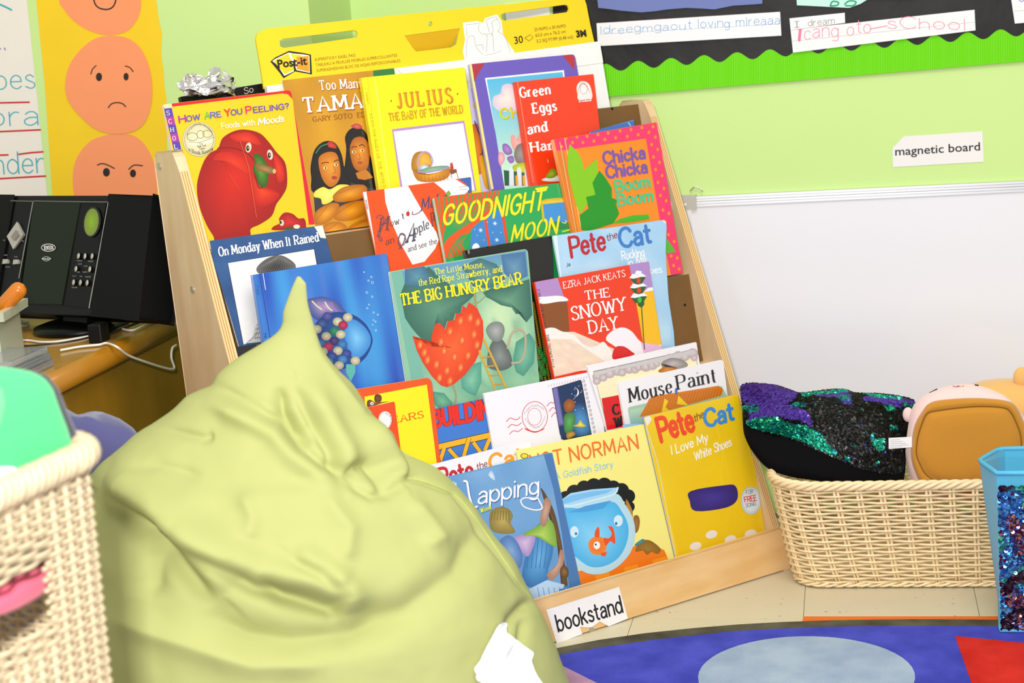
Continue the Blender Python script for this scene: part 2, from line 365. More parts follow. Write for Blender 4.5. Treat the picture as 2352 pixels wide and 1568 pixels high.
# ------------------------------------------------------------------ room shell
WALLG = mat('wall_green', '#cdea92', rough=.75, noise_=.04, nscale=3, bump=.08, bscale=350)
WR = Vec((.3, 3.64, 0)); WALL_R = PP(WR, WY)
FC = WALL_R.hit(808, 50); FC.z = 0
_t = PP(FC, WX).hit(712, 50); NC = Vec((_t.x, _t.y, 0)); WALL_L = PP(NC, WY)
def wallbox(name, a, b, thick):
    v, f = prism([a, b, b + Z * 2.7, a + Z * 2.7], thick); return mob(name, v, f, WALLG, kind='structure', org=a)
wallbox('wall_right', FC, FC + WX * 2.9, WY * .1)
wallbox('wall_left', NC - WX * 2.4, NC, WY * .1)
wallbox('wall_corner', NC + WY * .1, NC + WY * ((FC - NC).dot(WY) + .1), -WX * .1)
# floor: a slab carrying single vinyl tiles, joints parallel to the wall
GR = mat('floor_grout', '#8c8473', rough=.9)
fl = mob('floor', *frame_box(Vec((0, 0, 0)), Vec((1, 0, 0)), Vec((0, 1, 0)), Z, -2.6, 2.8, -.6, 4.1, -.05, -.002), GR, kind='structure', org=(0, 0, 0))
def tile_mat():
    m = mat('vinyl_tile', '#e0d4b4', rough=.42, noise_=.10, nscale=6)
    nt = m.node_tree; N = nt.nodes; L = nt.links; b = N['Principled BSDF']
    base = b.inputs['Base Color'].links[0].from_socket
    tc = N.new('ShaderNodeTexCoord'); vo = N.new('ShaderNodeTexVoronoi'); vo.inputs['Scale'].default_value = 42; L.new(tc.outputs['Object'], vo.inputs[0])
    nz = N.new('ShaderNodeTexNoise'); nz.inputs['Scale'].default_value = 9; L.new(tc.outputs['Object'], nz.inputs[0])
    ad = N.new('ShaderNodeMath'); ad.operation = 'MULTIPLY_ADD'; L.new(nz.outputs[0], ad.inputs[0]); ad.inputs[1].default_value = .55; L.new(vo.outputs[0], ad.inputs[2])
    lt = N.new('ShaderNodeMath'); lt.operation = 'LESS_THAN'; L.new(ad.outputs[0], lt.inputs[0]); lt.inputs[1].default_value = .335
    mx = N.new('ShaderNodeMix'); mx.data_type = 'RGBA'; L.new(lt.outputs[0], mx.inputs[0]); L.new(base, mx.inputs[6]); mx.inputs[7].default_value = lin('#a9a48f'); L.new(mx.outputs[2], b.inputs['Base Color']); return m
TM = tile_mat(); J0 = FLOOR.hit(1845, 1420); TS = .3048
tv, tf = frame_box(Vec((0, 0, 0)), WX, WY, Z, .0006, TS - .0006, .0006, TS - .0006, -.003, 0)
tme = D.meshes.new('tile'); tme.from_pydata([tuple(v) for v in tv], [], tf); tme.materials.append(TM)
for i in range(-12, 8):
    for j in range(-9, 4):
        p = J0 + WX * (i * TS) + WY * (j * TS)
        if -2.6 < p.x < 2.4 and .3 < p.y and (p - WR).dot(WY) < -.1:
            o = D.objects.new('tile', tme); COL.objects.link(o); o.parent = fl; o.location = (p.x, p.y, 0)
# orange edging strip along the tile joint
mob('trim_1', *prism([J0 + WX * x + WY * y for x, y in ((0, 0), (.62, .0), (.62, -.018), (0, -.018))], Z * .004), mat('orange_tape', '#f07010', rough=.5), kind='structure')
# ------------------------------------------------------------------ rug
FV = (0, 0, 1)
class FloorP(PP):
    pass
def fpts(lst, z): pl = PP((0, 0, z), (0, 0, -1)); return [pl.hit(x, y) for x, y in lst]
def rugmat(n, c, c2):
    m = mat(n, c, rough=.95, col2=c2, nscale=14, bump=.9, bscale=700, spec=.15, bdist=.004)
    return m
v16 = lambda x, y: (980 + x / 1.7143, 1240 + y / 1.7143)
outer = [(1060, 1560), (1170, 1515)] + [v16(*q) for q in ((510, 425), (680, 392), (860, 366), (1050, 346), (1235, 331), (1400, 322), (1600, 315), (1800, 312), (2000, 311), (2250, 313), (2500, 318), (2800, 330))]
inner = [(1060, 1590), (1170, 1535)] + [v16(*q) for q in ((530, 450), (700, 420), (900, 392), (1060, 374), (1230, 357), (1400, 348), (1600, 341), (1800, 337), (2000, 337), (2200, 338), (2500, 342), (2800, 355))]
rug = empty('rug', (0.3, 2.2, 0), 'round-edged classroom rug, blue with dark grey border and coloured shapes', 'rug')
near = [Vec((1.25, 1.25, 0)), Vec((-.6, 1.25, 0)), Vec((-.75, 2.3, 0))]
def rugpiece(name, pts, z0, t, m): return mob(name, *prism([Vec((p.x, p.y, z0)) for p in pts], Z * t), m, rug)
rugpiece('border', fpts(outer, .007) + near, .0005, .0065, rugmat('rug_grey', '#78725e', '#524e40'))
rugpiece('blue_field', fpts(inner, .008) + [Vec((1.2, 1.3, 0)), Vec((-.5, 1.3, 0)), Vec((-.6, 2.3, 0))], .0035, .0047, rugmat('rug_blue', '#5c62e2', '#474dc8'))
cc = FLOOR.hit(1853, 1470); cr = FLOOR.hit(2096, 1561); clf = FLOOR.hit(1612, 1566); cx = (cr.x + clf.x) / 2 + .0; rr = (cr - clf).length / 2 * 1.03; cyy = cc.y - rr
rugpiece('pale_circle', [Vec((cx + rr * cos(a), cyy + rr * sin(a), 0)) for a in [2 * pi * i / 48 for i in range(48)]], .006, .0027, rugmat('rug_pale', '#c6d8ee', '#afc2e0'))
q = fpts([v16(2080, 378), v16(2352, 405), v16(2700, 440), v16(2145, 562)], .008)
rugpiece('red_shape', [q[0], q[2], q[2] + Vec((0, -.5, 0)), q[3] + (q[3] - q[0]) * 1.5], .006, .0026, rugmat('rug_red', '#fc3a2c', '#e42a20'))
q = fpts([v16(520, 488), v16(680, 568), v16(560, 700), v16(400, 600)], .008)
rugpiece('pink_shape', q, .006, .0026, rugmat('rug_pink', '#dfb0cc', '#c898b8'))
# ------------------------------------------------------------------ bookstand
BIRCH = mat('birch_face', '#eed0a4', rough=.42, coat=.15, col2='#e4c090', nscale=5, stretch=(6, 6, 1.2))
BIRCH_R = mat('birch_rail', '#edc58c', rough=.4, coat=.2, col2='#e2b474', nscale=4, stretch=(2, 2, 9))
PLYD = mat('ply_dark', '#c89455', rough=.6); PLYL = mat('ply_light', '#f0cf92', rough=.6)
HARD = mat('hardboard', '#7a5626', rough=.55, noise_=.35, nscale=12, bump=.1, bscale=500)
O = FLOOR.hit(1817, 1306)
def SP(u, y, z): return O + SX * u + SY * y + Z * z
WID = 1.03; SL = .391
stand = empty('bookstand', SP(-WID / 2, .15, 0), 'birch plywood bookstand with five tilted tiers of books', 'bookstand')
prof = [(0.0, 0.0), (.008, .02), (.340, .868), (.352, .893), (.362, .900), (.425, .900), (.437, .890), (.439, .872), (.372, 0)]
def side(u0, inv):
    pts = [SP(u0, y, z) for y, z in prof]; o = mob('side_panel', *prism(pts, SX * .018), BIRCH, stand, bevel=.0012)
    # plywood plies showing along the sloping front edge
    lst = [[], []]
    for k in range(7):
        a = SP(u0 + .0012 + k * .00223, .008 - .0006, .02); b = SP(u0 + .0012 + k * .00223, .340 - .0006, .868)
        d = (b - a).normalized(); n = Vec(d.cross(SX)).normalized()
        if n.dot(SY) > 0: n = -n
        lst[k % 2].append(prism([a, b, b + n * .0009, a + n * .0009], SX * .00223))
    mob('ply_edge', *merge(lst[0]), PLYL, o); e2 = mob('ply_edge', *merge(lst[1]), PLYD, o)
    return o
LP = side(-WID, 1); RP_ = side(-.018, 0)
for X, Y in ((367, 382), (443, 665)):
    p = PP(SP(-WID, 0, 0), SX).hit(X, Y)
    mob('screw', *merge([disc(p, -SX, .0062, .0022, 16)]), STEEL, LP)
TB = radians(10.1); VV = Z * cos(TB) + SY * sin(TB); NB = SY * cos(TB) - Z * sin(TB)
def row(k): z = .045 + .1715 * k; return SL * z + .030, z
# front rail
ra = SP(-WID + .018, .000, .004); rv = VV
mob('front_rail', *prism([ra, ra + rv * .078, ra + rv * .078 + SX * (WID + -.02), ra + SX * (WID - .02)], NB * .016), BIRCH_R, stand, bevel=.002)
RAIL = PP(ra, NB)
p = RAIL.hit(1358, 1447); mob('screw', *disc(p + NB * .0003, -NB, .0058, .002, 16), STEEL, stand)
for k in range(5):
    y, z = row(k); zb = z if k else .02; base = SP(-WID + .018, y + .03 + (zb - z) * .178, zb)
    L_ = .1715 / cos(TB) if k < 4 else .165
    pn = prism([base, base + SX * (WID - .036), base + SX * (WID - .036) + VV * (L_ + (z - zb)), base + VV * (L_ + (z - zb))], NB * .003)
    mob('back_panel', *pn, HARD, stand)
    if k: a = SP(-WID + .018, y - .067 + .0605, z - .006)
    else: a = SP(-WID + .018, y - .02, .012)
    mob('shelf', *prism([a, a + SX * (WID - .036), a + SX * (WID - .036) + SY * (.066 if k == 0 else .0335), a + SY * (.066 if k == 0 else .0335)], Z * .0055), BIRCH, stand)
for X, Y in ((1406, 250), (1573, 700)):
    y, z = row(4 if Y < 300 else 2); p = PP(SP(0, y + .03, z), NB).hit(X, Y); mob('screw_hole', *disc(p, -NB, .0028, .0006, 10), BLACK, stand)
# printed name strip on the rail
A = Art(PP(ra, NB), (980, 960, 2.9038), .0008, up=(-.16, -1))
lab = [(797, 1278), (1283, 1124), (1342, 1336), (1215, 1388), (1155, 1355), (1100, 1395), (1022, 1393), (1038, 1440), (868, 1503)]
A.part('paper').poly(lab, '#f3eeee')
A.part('lettering').text('bookstand', (880, 1422), (1308, 1292), 108, '#111118', 'hand', 1.75, up=(-.22, -1), gap=1.9)
ns = D.objects.new('name_strip', None); COL.objects.link(ns); ns.parent = stand; ORG[ns] = ORG[stand]; ns['label'] = 'torn white paper label on the front rail of the bookstand'; A.build(ns, MATTE)
# ------------------------------------------------------------------ books
def book(name, label, k, d, th, TL, TR, LL, LR, view, col, hard=False, r=.003, back=None, wav=None, lift=0., org_name='picture books on the bookstand'):
    y, z = row(k); zz = (.034 if k == 0 else z + .0008 + (max(d, 0) + th + .001) * .176) + lift; yy = y + (zz - z) * .178
    P0 = SP(0, yy, zz) + NB * d; pl = PP(P0, NB)
    vx = lambda p: pl.hit(view[0] + p[0] / view[2], view[1] + p[1] / view[2])
    def uv(p): q = vx(p) - P0; return Vec((q.dot(SX), q.dot(VV)))
    a, b, c, e = uv(TL), uv(TR), uv(LL), uv(LR)
    bl = a + (c - a) * (a.y / (a.y - c.y)); br = b + (e - b) * (b.y / (b.y - e.y))
    mid = lambda p, q_, t: p * (1 - t) + q_ * t
    def rc(p, q1, q2, r, n=5):
        d1 = (q1 - p).normalized(); d2 = (q2 - p).normalized(); return [p + d1 * r * (1 - t) ** 2 + d2 * r * t * t for t in [i / n for i in range(n + 1)]]
    out = [bl, *rc(a, bl, b, min(r, .004)), *rc(b, a, br, r), ]
    if wav: out += [uv(w) for w in wav]
    out += [br]
    # keep the lower part of the cover between the side panels
    vn = min((.0375 + d + th) / .2095, .174 if k == 4 else 9); lo, hi = -1.0108, -.0192; o2 = []
    for i, q_ in enumerate(out):
        cq = Vec((min(max(q_.x, lo), hi), q_.y))
        if q_.y < vn:
            o2.append(cq)
            if i == 0 and cq.x != q_.x and vn < a.y - .004: o2 += [Vec((lo, vn)), bl + (a - bl) * (vn / a.y)]
        else: o2.append(q_)
    if br.x > hi and not wav and vn < b.y - .004: o2 = o2[:-1] + [br + (b - br) * (vn / b.y), Vec((hi, vn)), Vec((hi, br.y))]
    out = o2
    w3 = lambda q, off: P0 + SX * q.x + VV * q.y + NB * off
    bk = empty(name, w3((bl + br) / 2, 0), label, 'book', org_name)
    ct = .0024 if hard else .0006
    cm = mat('cover_' + col.strip('#') + ('h' if hard else ''), col, rough=.32, coat=.3)
    mob('front_cover', *prism([w3(q, 0) for q in out], NB * ct), cm, bk)
    cen = (bl + br + a + b) / 4; ins = .004 if hard else .0010
    pg = [q + (cen - q).normalized() * ins for q in out]; pg[0].y = max(pg[0].y, 0.0005); pg[-1].y = max(pg[-1].y, .0005)
    mob('pages', *prism([w3(q, ct) for q in pg], NB * (th - 2 * ct)), PAGES, bk)
    mob('back_cover', *prism([w3(q, th - ct) for q in out], NB * ct), mat('cover_' + (back or col).strip('#') + 'b', back or col, rough=.4), bk)
    if hard: mob('spine', *prism([w3(bl, 0), w3(bl, th), w3(a, th), w3(a, 0)], -SX * .0022), cm, bk)
    ar = Art(pl, view, .0001); ar.bk = bk; ar.org = P0; ar.quad = [bl, a, b, br] if not wav else [bl, a, Vec((max(q_.x for q_ in out), b.y)), Vec((max(q_.x for q_ in out), 0))]; ar.lim = (lo, hi, vn)
    return ar
V1 = (340, 140, 3.734); V2 = (580, 0, 2.8683); V3 = (820, 120, 3.919); V4 = (1080, 120, 2.9036); V5 = (460, 480, 3.734)
V6 = (820, 420, 2.9038); V7 = (1180, 480, 3.0148); V8 = (780, 800, 4.2); V9 = (980, 960, 2.9038); V10 = (1280, 760, 2.6125)
#BOOKS
# ---- tier 5 (top)
A = book('picture_book', 'blue and orange picture book mostly hidden behind the yellow nursery book', 4, .0245, .004, (970, 330), (1050, 320), (1110, 1200), (1230, 1180), V3, '#cfc6e4')
A.blob([(1020, 700), (1080, 640), (1140, 800), (1150, 1000), (1100, 1100), (1050, 900)], '#c8651c', '#e8842a'); A.blob([(1100, 950), (1150, 960), (1210, 1200), (1150, 1210)], '#e89a20', '#f4c030')
A.line([(1060, 620), (1085, 700), (1120, 780), (1130, 900), (1110, 920)], 10, '#2a3c8a', True); A.ell(1055, 480, 14, 22, '#f0c818'); A.build(A.bk, PRINT)
A = book('picture_book', 'orange-gold paperback showing two dark-haired girls behind a pile of tamales', 4, .0195, .004, (1150, 165), (2110, 60), (1430, 1400), (2300, 1200), V1, '#d9a02c', back='#e8e0c8')
nz = lambda u, v, s=3., o=0: noise.noise(Vec((u * s + o, v * s, o))) * .5 + .5
A.field([(1150, 165), (1930, 82), (2080, 1450), (1420, 1540)], lambda u, v: mixc('#e0a41e', '#b9801c', min(1, nz(u, v, 4, 2) * .8 + .5 * abs(u - .5))), 14, 18)
A.field([(1930, 82), (2110, 62), (2120, 150), (1935, 160)], lambda u, v: '#2b7a3c', 1, 1)
A.poly([(1412, 1050), (1440, 900), (1700, 900), (1990, 950), (2020, 1130), (1440, 1400)], '#38383a')
A.blob([(1395, 900), (1430, 760), (1510, 690), (1600, 700), (1660, 800), (1690, 950), (1740, 1060), (1640, 1080), (1420, 1130), (1400, 1000)], '#17130f', '#2a221a')
A.blob([(1700, 760), (1690, 650), (1740, 580), (1820, 570), (1880, 640), (1900, 800), (1960, 930), (1990, 1090), (1800, 1060), (1690, 990)], '#17130f', '#2a221a')
A.blob([(1465, 900), (1470, 820), (1540, 780), (1610, 790), (1640, 860), (1650, 970), (1620, 1050), (1560, 1080), (1500, 1020)], '#c06a16', '#f0a030', (1570, 900))
A.blob([(1730, 760), (1760, 670), (1830, 650), (1885, 700), (1900, 810), (1880, 920), (1820, 950), (1760, 900)], '#b05f14', '#ea9628', (1820, 780))
for x, y in ((1520, 917), (1612, 890), (1765, 780), (1836, 768)): A.ell(x, y, 17, 12, '#e9e0a0'); A.ell(x + 2, y, 7, 9, '#2a2414')
for a, b in (((1490, 880), (1550, 872)), ((1595, 862), (1640, 850)), ((1745, 745), (1790, 738)), ((1812, 728), (1860, 735))): A.line([a, ((a[0] + b[0]) / 2, a[1] - 12), b], 7, '#3a2410', True)
A.ell(1598, 1000, 24, 15, '#a8402a'); A.ell(1820, 872, 22, 12, '#a84c3a'); A.line([(1590, 900), (1610, 950), (1585, 965)], 5, '#a85a18', True); A.line([(1808, 790), (1820, 838), (1800, 845)], 5, '#a85a18', True)
A.poly([(1780, 960), (1870, 930), (1900, 960), (1930, 1000), (1860, 1020), (1800, 1010)], '#c47a20')
A.blob([(1540, 700), (1570, 690), (1610, 720), (1615, 750), (1570, 745), (1545, 735)], '#b02a24', '#d84a3a'); A.blob([(1740, 560), (1790, 535), (1840, 565), (1800, 585)], '#b83a3a', '#e06a5a')
A.line([(1440, 790), (1480, 735), (1540, 710)], 9, '#3a8a5a', True)
A.blob([(1430, 1120), (1500, 1080), (1560, 1100), (1640, 1060), (1730, 1070), (1640, 1120), (1580, 1200), (1500, 1230), (1480, 1180), (1425, 1165)], '#e8d84a', '#f8f080')
for P_ in ([(1590, 1150), (1680, 1080), (1840, 1060), (1880, 1110), (1830, 1180), (1680, 1210), (1600, 1200)], [(1590, 1330), (1640, 1250), (1780, 1200), (1880, 1210), (1890, 1290), (1760, 1360), (1640, 1370)], [(1430, 1380), (1440, 1290), (1560, 1220), (1640, 1230), (1600, 1330), (1500, 1400)],
           [(1470, 1500), (1520, 1400), (1640, 1380), (1710, 1430), (1690, 1520), (1560, 1545)], [(1700, 1450), (1770, 1390), (1900, 1350), (2000, 1400), (1980, 1470), (1840, 1510), (1730, 1510)], [(1850, 1260), (1900, 1220), (2000, 1220), (2010, 1380), (1900, 1400)]):
    A.blob(P_, '#b4680c', '#f0a428'); A.line([P_[0], P_[2]], 4, '#a05a0c')
A.poly([(1500, 1530), (2090, 1470), (2090, 1500), (1560, 1560)], '#f0c020')
A.part('title').text('Too Many', (1478, 250), (1850, 228), 82, '#f6f2e8', 'serif', 1.7, sh=(5, 6, '#a8521c'))
A.text('TAMALES', (1345, 445), (2180, 375), 128, '#f6f2e8', 'serif', 2.0, sh=(7, 8, '#a8521c'))
A.text('GARY SOTO  ED MARTINEZ', (1418, 520), (2190, 448), 42, '#8a3c1c', 'serif', 1.3); A.build(A.bk, PRINT)
A = book('picture_book', 'yellow softcover with a red border and a large red bell pepper on the cover', 4, .0125, .006, (130, 372), (1225, 248), (215, 840), (1430, 1400), V1, '#f4c814', r=.016, back='#e8c0d0')
A.poly([(200, 355), (1150, 243), (1215, 255), (1250, 300), (1430, 1400), (1380, 1405), (1240, 330), (1200, 285), (1150, 278), (205, 392)], '#ee1d20')
A.poly([(1222, 270), (1262, 330), (1432, 1400), (1405, 1403), (1300, 800), (1240, 320)], '#d8203a')
A.poly([(130, 375), (202, 362), (208, 402), (136, 412)], '#d8d8a8')
for i, ch in enumerate('SCHOLA'):
    y0 = 408 + i * 72; x0 = 137 + i * 17
    A.poly([(x0, y0), (x0 + 66, y0 - 6), (x0 + 82, y0 + 68), (x0 + 17, y0 + 76)], ('#5a3fa8', '#a83a98')[i % 2]); A.text(ch, (x0 + 26, y0 + 58), (x0 + 54, y0 + 54), 38, '#e8e0d8', 'serif', 1.7)
A.blob([(420, 1060), (470, 880), (530, 790), (600, 750), (640, 660), (740, 600), (840, 588), (960, 620), (1040, 700), (1100, 780), (1170, 860), (1192, 960), (1190, 1080), (1150, 1160), (1100, 1230), (1060, 1330), (960, 1400), (880, 1440), (860, 1520), (600, 1560), (560, 1500), (500, 1400), (440, 1240)], '#a01208', '#d8240e', (740, 1000), rings=7)
A.blob([(600, 790), (700, 780), (820, 830), (890, 920), (900, 1000), (820, 960), (640, 860), (560, 850)], '#c42010', '#e83a18'); A.blob([(860, 940), (950, 1050), (1080, 1110), (1130, 1150), (1060, 1220), (940, 1240), (880, 1120)], '#bc1a0a', '#ea4418')
A.blob([(700, 640), (850, 610), (940, 660), (960, 720), (860, 700), (760, 690)], '#c42010', '#e8401c'); A.blob([(1080, 800), (1150, 880), (1170, 1000), (1120, 1040), (1090, 930)], '#c42010', '#ea3a1c')
A.line([(600, 750), (720, 745), (850, 790), (905, 850)], 12, '#8a1008', True); A.line([(905, 930), (940, 1060), (960, 1090), (1000, 1075)], 10, '#7a1208', True)
A.blob([(905, 800), (960, 800), (1000, 850), (1030, 900), (1035, 960), (1020, 1070), (960, 1075), (930, 1000), (900, 930), (915, 860)], '#2e5a12', '#6aa02a'); A.blob([(920, 880), (1000, 890), (1080, 920), (1095, 950), (1060, 970), (980, 950), (930, 930)], '#7a5a2a', '#b08a4a'); A.ell(1083, 945, 15, 20, '#c8b070')
for x, y, r_ in ((862, 742, 1), (1046, 803, 1)): A.ell(x, y, 25, 44, '#d8c8a8', '#f0e6cc', .15 - .3 * (x > 900)); A.ell(x - 6, y + 6, 14, 25, '#2a1a14'); A.ell(x - 3, y + 2, 5, 9, '#c8b8a0')
A.blob([(1075, 1420), (1130, 1390), (1125, 1350), (1170, 1300), (1240, 1310), (1290, 1350), (1340, 1350), (1355, 1410), (1330, 1440), (1080, 1450)], '#9a1410', '#d82a2a'); A.ell(1147, 1388, 19, 26, '#e0d0b0'); A.ell(1138, 1384, 10, 14, '#3a2a10'); A.ell(1275, 1420, 28, 18, '#ece0c8'); A.poly([(1170, 1430), (1240, 1415), (1250, 1440), (1170, 1450)], '#3a5a2a')
A.ell(438, 672, 143, 150, '#b8b080'); A.ell(438, 672, 138, 145, '#d6cc9c', '#efe8c0'); A.ring(438, 672, 124, 130, 3, '#6a6238')
A.poly([(335, 690), (440, 700), (560, 660), (550, 700), (440, 730), (345, 715)], '#f2eccc'); A.ring(380, 650, 45, 34, 4, '#6a6238'); A.ring(450, 630, 30, 34, 4, '#6a6238'); A.ring(510, 625, 40, 30, 4, '#6a6238'); A.line([(345, 695), (440, 700), (570, 655)], 3, '#6a6238')
for w_, a, b, h_ in (('The', (440, 722), (474, 716), 18), ('New York', (425, 742), (500, 732), 20), ('Times', (440, 762), (490, 756), 20), ('a Book Review', (350, 768), (560, 760), 30)): A.text(w_, a, b, h_, '#4a4222', 'serif', 1.5, arch=(-1.2 if 'Book' in w_ else 0))
A.text('BEST ILLUSTRATED CHILDREN', (335, 640), (550, 615), 16, '#5a522c', 'serif', 1.3, arch=5)
A.line([(790, 690), (860, 900), (930, 1340)], 3, '#e87a50'); A.line([(690, 960), (780, 1100)], 3, '#d8603a')
A.part('title')
for w_, a, b, c1, c2 in (('HOW', (272, 530), (448, 500), '#a83aa0', '#4a52b8'), ('ARE', (492, 495), (628, 478), '#3ac05a', '#4a62c0'), ('YOU', (665, 474), (808, 452), '#e0303a', '#4a4ab0'), ('PEELING?', (845, 450), (1210, 408), '#e8306a', '#5a4ab8')):
    n_ = len(w_); f0 = .3 if n_ < 8 else .115
    P1 = (a[0] + (b[0] - a[0]) * f0, a[1] + (b[1] - a[1]) * f0)
    P2 = (a[0] + (b[0] - a[0]) * (f0 + .06), a[1] + (b[1] - a[1]) * (f0 + .06))
    A.text(w_[0], a, P1, 58, c1, 'sans', 2.6); A.text(w_[1:], P2, b, 46, c2, 'sans', 2.4, gap=2.2)
A.text('Foods with', (634, 580), (915, 548), 46, '#fbf8e4', 'sans', 1.9); A.text('Moods', (945, 548), (1160, 518), 54, '#fbf8e4', 'sans', 2.4, up=(.1, -1)); A.build(A.bk, PRINT)
A = book('picture_book', 'bright yellow hardcover with a wicker cradle in a lilac-framed white square', 4, .004, .010, (48, 228), (970, 135), (205, 1225), (1115, 1230), V3, '#fbe60a', hard=True, r=.003)
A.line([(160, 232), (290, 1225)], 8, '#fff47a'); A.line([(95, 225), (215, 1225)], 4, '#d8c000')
A.text('JULIUS THE BABY OF THE WORLD', (110, 545), (235, 1225), 24, '#a89a10', 'serif', 1.3, up=(1, -.15)); A.text('Henkes', (78, 365), (96, 470), 20, '#a89a10', 'serif', 1.3, up=(1, -.15))
A.poly([(315, 692), (965, 615), (1075, 1245), (405, 1300)], '#b892c8'); A.poly([(330, 714), (955, 638), (1060, 1245), (425, 1310)], '#faf6f6')
A.blob([(495, 1060), (490, 980), (520, 910), (580, 890), (640, 900), (665, 950), (670, 1010), (640, 1060), (600, 1080), (540, 1080)], '#a8741c', '#e8a42c'); A.blob([(560, 940), (600, 905), (650, 930), (665, 1010), (600, 1015), (560, 1050)], '#e0a030', '#f0c050')
A.line([(560, 1060), (545, 1000), (560, 930), (600, 895), (650, 910), (680, 970), (670, 1020)], 14, '#b8a0c8', True)
A.blob([(560, 1040), (600, 1010), (650, 1030), (640, 1050), (590, 1060)], '#9ab8d8', '#f4f4f8'); A.blob([(540, 1080), (640, 1035), (800, 1020), (835, 1045), (700, 1075), (590, 1090)], '#6a9a78', '#9ac0a8')
A.blob([(500, 1050), (560, 1095), (700, 1085), (835, 1045), (840, 1090), (800, 1140), (700, 1165), (580, 1165), (525, 1130)], '#b87412', '#f0a830'); A.line([(545, 1075), (640, 1080), (760, 1055), (830, 1035)], 12, '#a890c0', True)
for x in range(540, 830, 34): A.line([(x, 1105), (x + 8, 1160)], 3, '#a8640c')
A.poly([(830, 1060), (895, 1050), (900, 1080), (850, 1100)], '#8a4a2a'); A.line([(845, 1085), (850, 1130)], 5, '#7a3c20'); A.line([(895, 1070), (910, 1130)], 5, '#7a3c20'); A.poly([(838, 1000), (858, 990), (872, 1050), (842, 1062)], '#c83a2a')
A.part('title').text('JULIUS', (368, 500), (868, 450), 134, '#e0901c', 'serif', 1.7, sh=(4, 3, '#8a4a10'), gap=4.6); A.ell(308, 437, 6, 7, '#8a4a10'); A.ell(906, 374, 6, 7, '#8a4a10')
A.text('THE BABY OF THE WORLD', (295, 620), (960, 545), 72, '#c8881c', 'serif', 1.5, gap=2.6); A.build(A.bk, PRINT)
A = book('picture_book', 'purple-bordered paperback with red corners and a pale pink cloud on the cover', 4, .013, .005, (1008, 108), (1960, 16), (1205, 1235), (2080, 700), V3, '#6a58b8', r=.008)
A.poly([(1008, 108), (1030, 100), (1230, 1230), (1208, 1235)], '#f0e08a'); A.poly([(1035, 100), (1155, 88), (1100, 180), (1055, 265)], '#b03040'); A.poly([(1845, 26), (1930, 18), (1960, 50), (1955, 160), (1900, 90)], '#b83038')
A.poly([(1152, 232), (1862, 160), (1990, 1200), (1345, 1240)], '#eef0f0')
A.field([(1168, 245), (1850, 178), (1990, 1200), (1330, 1235)], lambda u, v: mixc('#58b8e0', '#c8e8d0', min(1, v * 1.3)), 4, 10)
A.blob([(1225, 480), (1230, 400), (1290, 370), (1310, 300), (1380, 285), (1440, 330), (1480, 400), (1500, 480), (1400, 530), (1290, 530)], '#d8c8d8', '#fae8d8')
A.blob([(1310, 830), (1350, 825), (1390, 870), (1395, 910), (1350, 925), (1315, 890)], '#8a62a8', '#b48ad0'); A.blob([(1280, 900), (1320, 910), (1330, 970), (1290, 1020), (1270, 960)], '#e090a0', '#f8c0c8'); A.blob([(1350, 950), (1400, 930), (1415, 980), (1380, 1000)], '#8a62a8', '#a878c8')
A.blob([(1390, 830), (1385, 760), (1410, 745), (1450, 790), (1460, 730), (1500, 740), (1510, 900), (1430, 900)], '#e89a90', '#f8b8ac'); A.blob([(1415, 900), (1450, 830), (1530, 830), (1540, 990), (1450, 1000), (1420, 960)], '#7a706a', '#a09890')
A.blob([(1400, 1030), (1450, 1000), (1540, 1000), (1560, 1100), (1420, 1090)], '#a8b820', '#d8e040'); A.poly([(1320, 1060), (1560, 1090), (1570, 1200), (1330, 1200)], '#1e5a3c')
for x in (1370, 1440, 1510): A.poly([(x, 1200), (x, 1050), (x + 22, 1030), (x + 40, 1060), (x + 45, 1200)], '#dfe8f0')
for x in (1425, 1490): A.poly([(x, 1110), (x + 22, 1105), (x + 28, 1195), (x + 3, 1195)], '#f0a830')
A.part('title').text('CHESTER', (1298, 598), (1900, 520), 88, '#c8d820', 'sans', 2.6, sh=(5, 4, '#e07820'), gap=3.5); A.build(A.bk, PRINT)
A = book('picture_book', 'orange-red hardcover with white slab letters and a small white round badge', 4, .004, .008, (303, 198), (822, 145), (405, 870), (865, 510), V4, '#f03c10', hard=True, r=.002)
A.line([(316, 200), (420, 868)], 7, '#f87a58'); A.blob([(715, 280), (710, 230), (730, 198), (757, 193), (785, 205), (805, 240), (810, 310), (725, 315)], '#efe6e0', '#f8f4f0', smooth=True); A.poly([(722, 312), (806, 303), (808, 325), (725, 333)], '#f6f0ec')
A.text('I CAN READ IT ALL BY MYSELF', (716, 290), (802, 275), 12, '#a04030', 'sans', 1.6, arch=6.0); A.ring(757, 245, 24, 34, 2, '#a04030'); A.text('Beginner Books', (728, 329), (803, 319), 12, '#d04030', 'sans', 2)
for w_, a, b, h_ in (('Green', (337, 302), (541, 280), 66), ('Eggs', (424, 408), (582, 385), 66), ('and', (390, 545), (520, 525), 66), ('Ham', (410, 665), (590, 645), 66)): A.part('title').text(w_, a, b, h_, '#fbf6f2', 'serif', 2.6, thin=1.1, wob=.3)
A.part('illustration'); A.blob([(480, 855), (500, 838), (590, 820), (640, 832), (650, 850), (560, 862)], '#dfe6e0', '#ffffff'); A.blob([(505, 835), (520, 800), (545, 775), (575, 790), (572, 825), (540, 840)], '#7a9a18', '#b4cc3c'); A.blob([(600, 835), (625, 815), (660, 830), (650, 850), (610, 850)], '#4a8a18', '#8ac03c'); A.line([(515, 715), (520, 735)], 4, '#f0c8b8'); A.line([(565, 710), (580, 722)], 4, '#f0c8b8'); A.build(A.bk, PRINT)
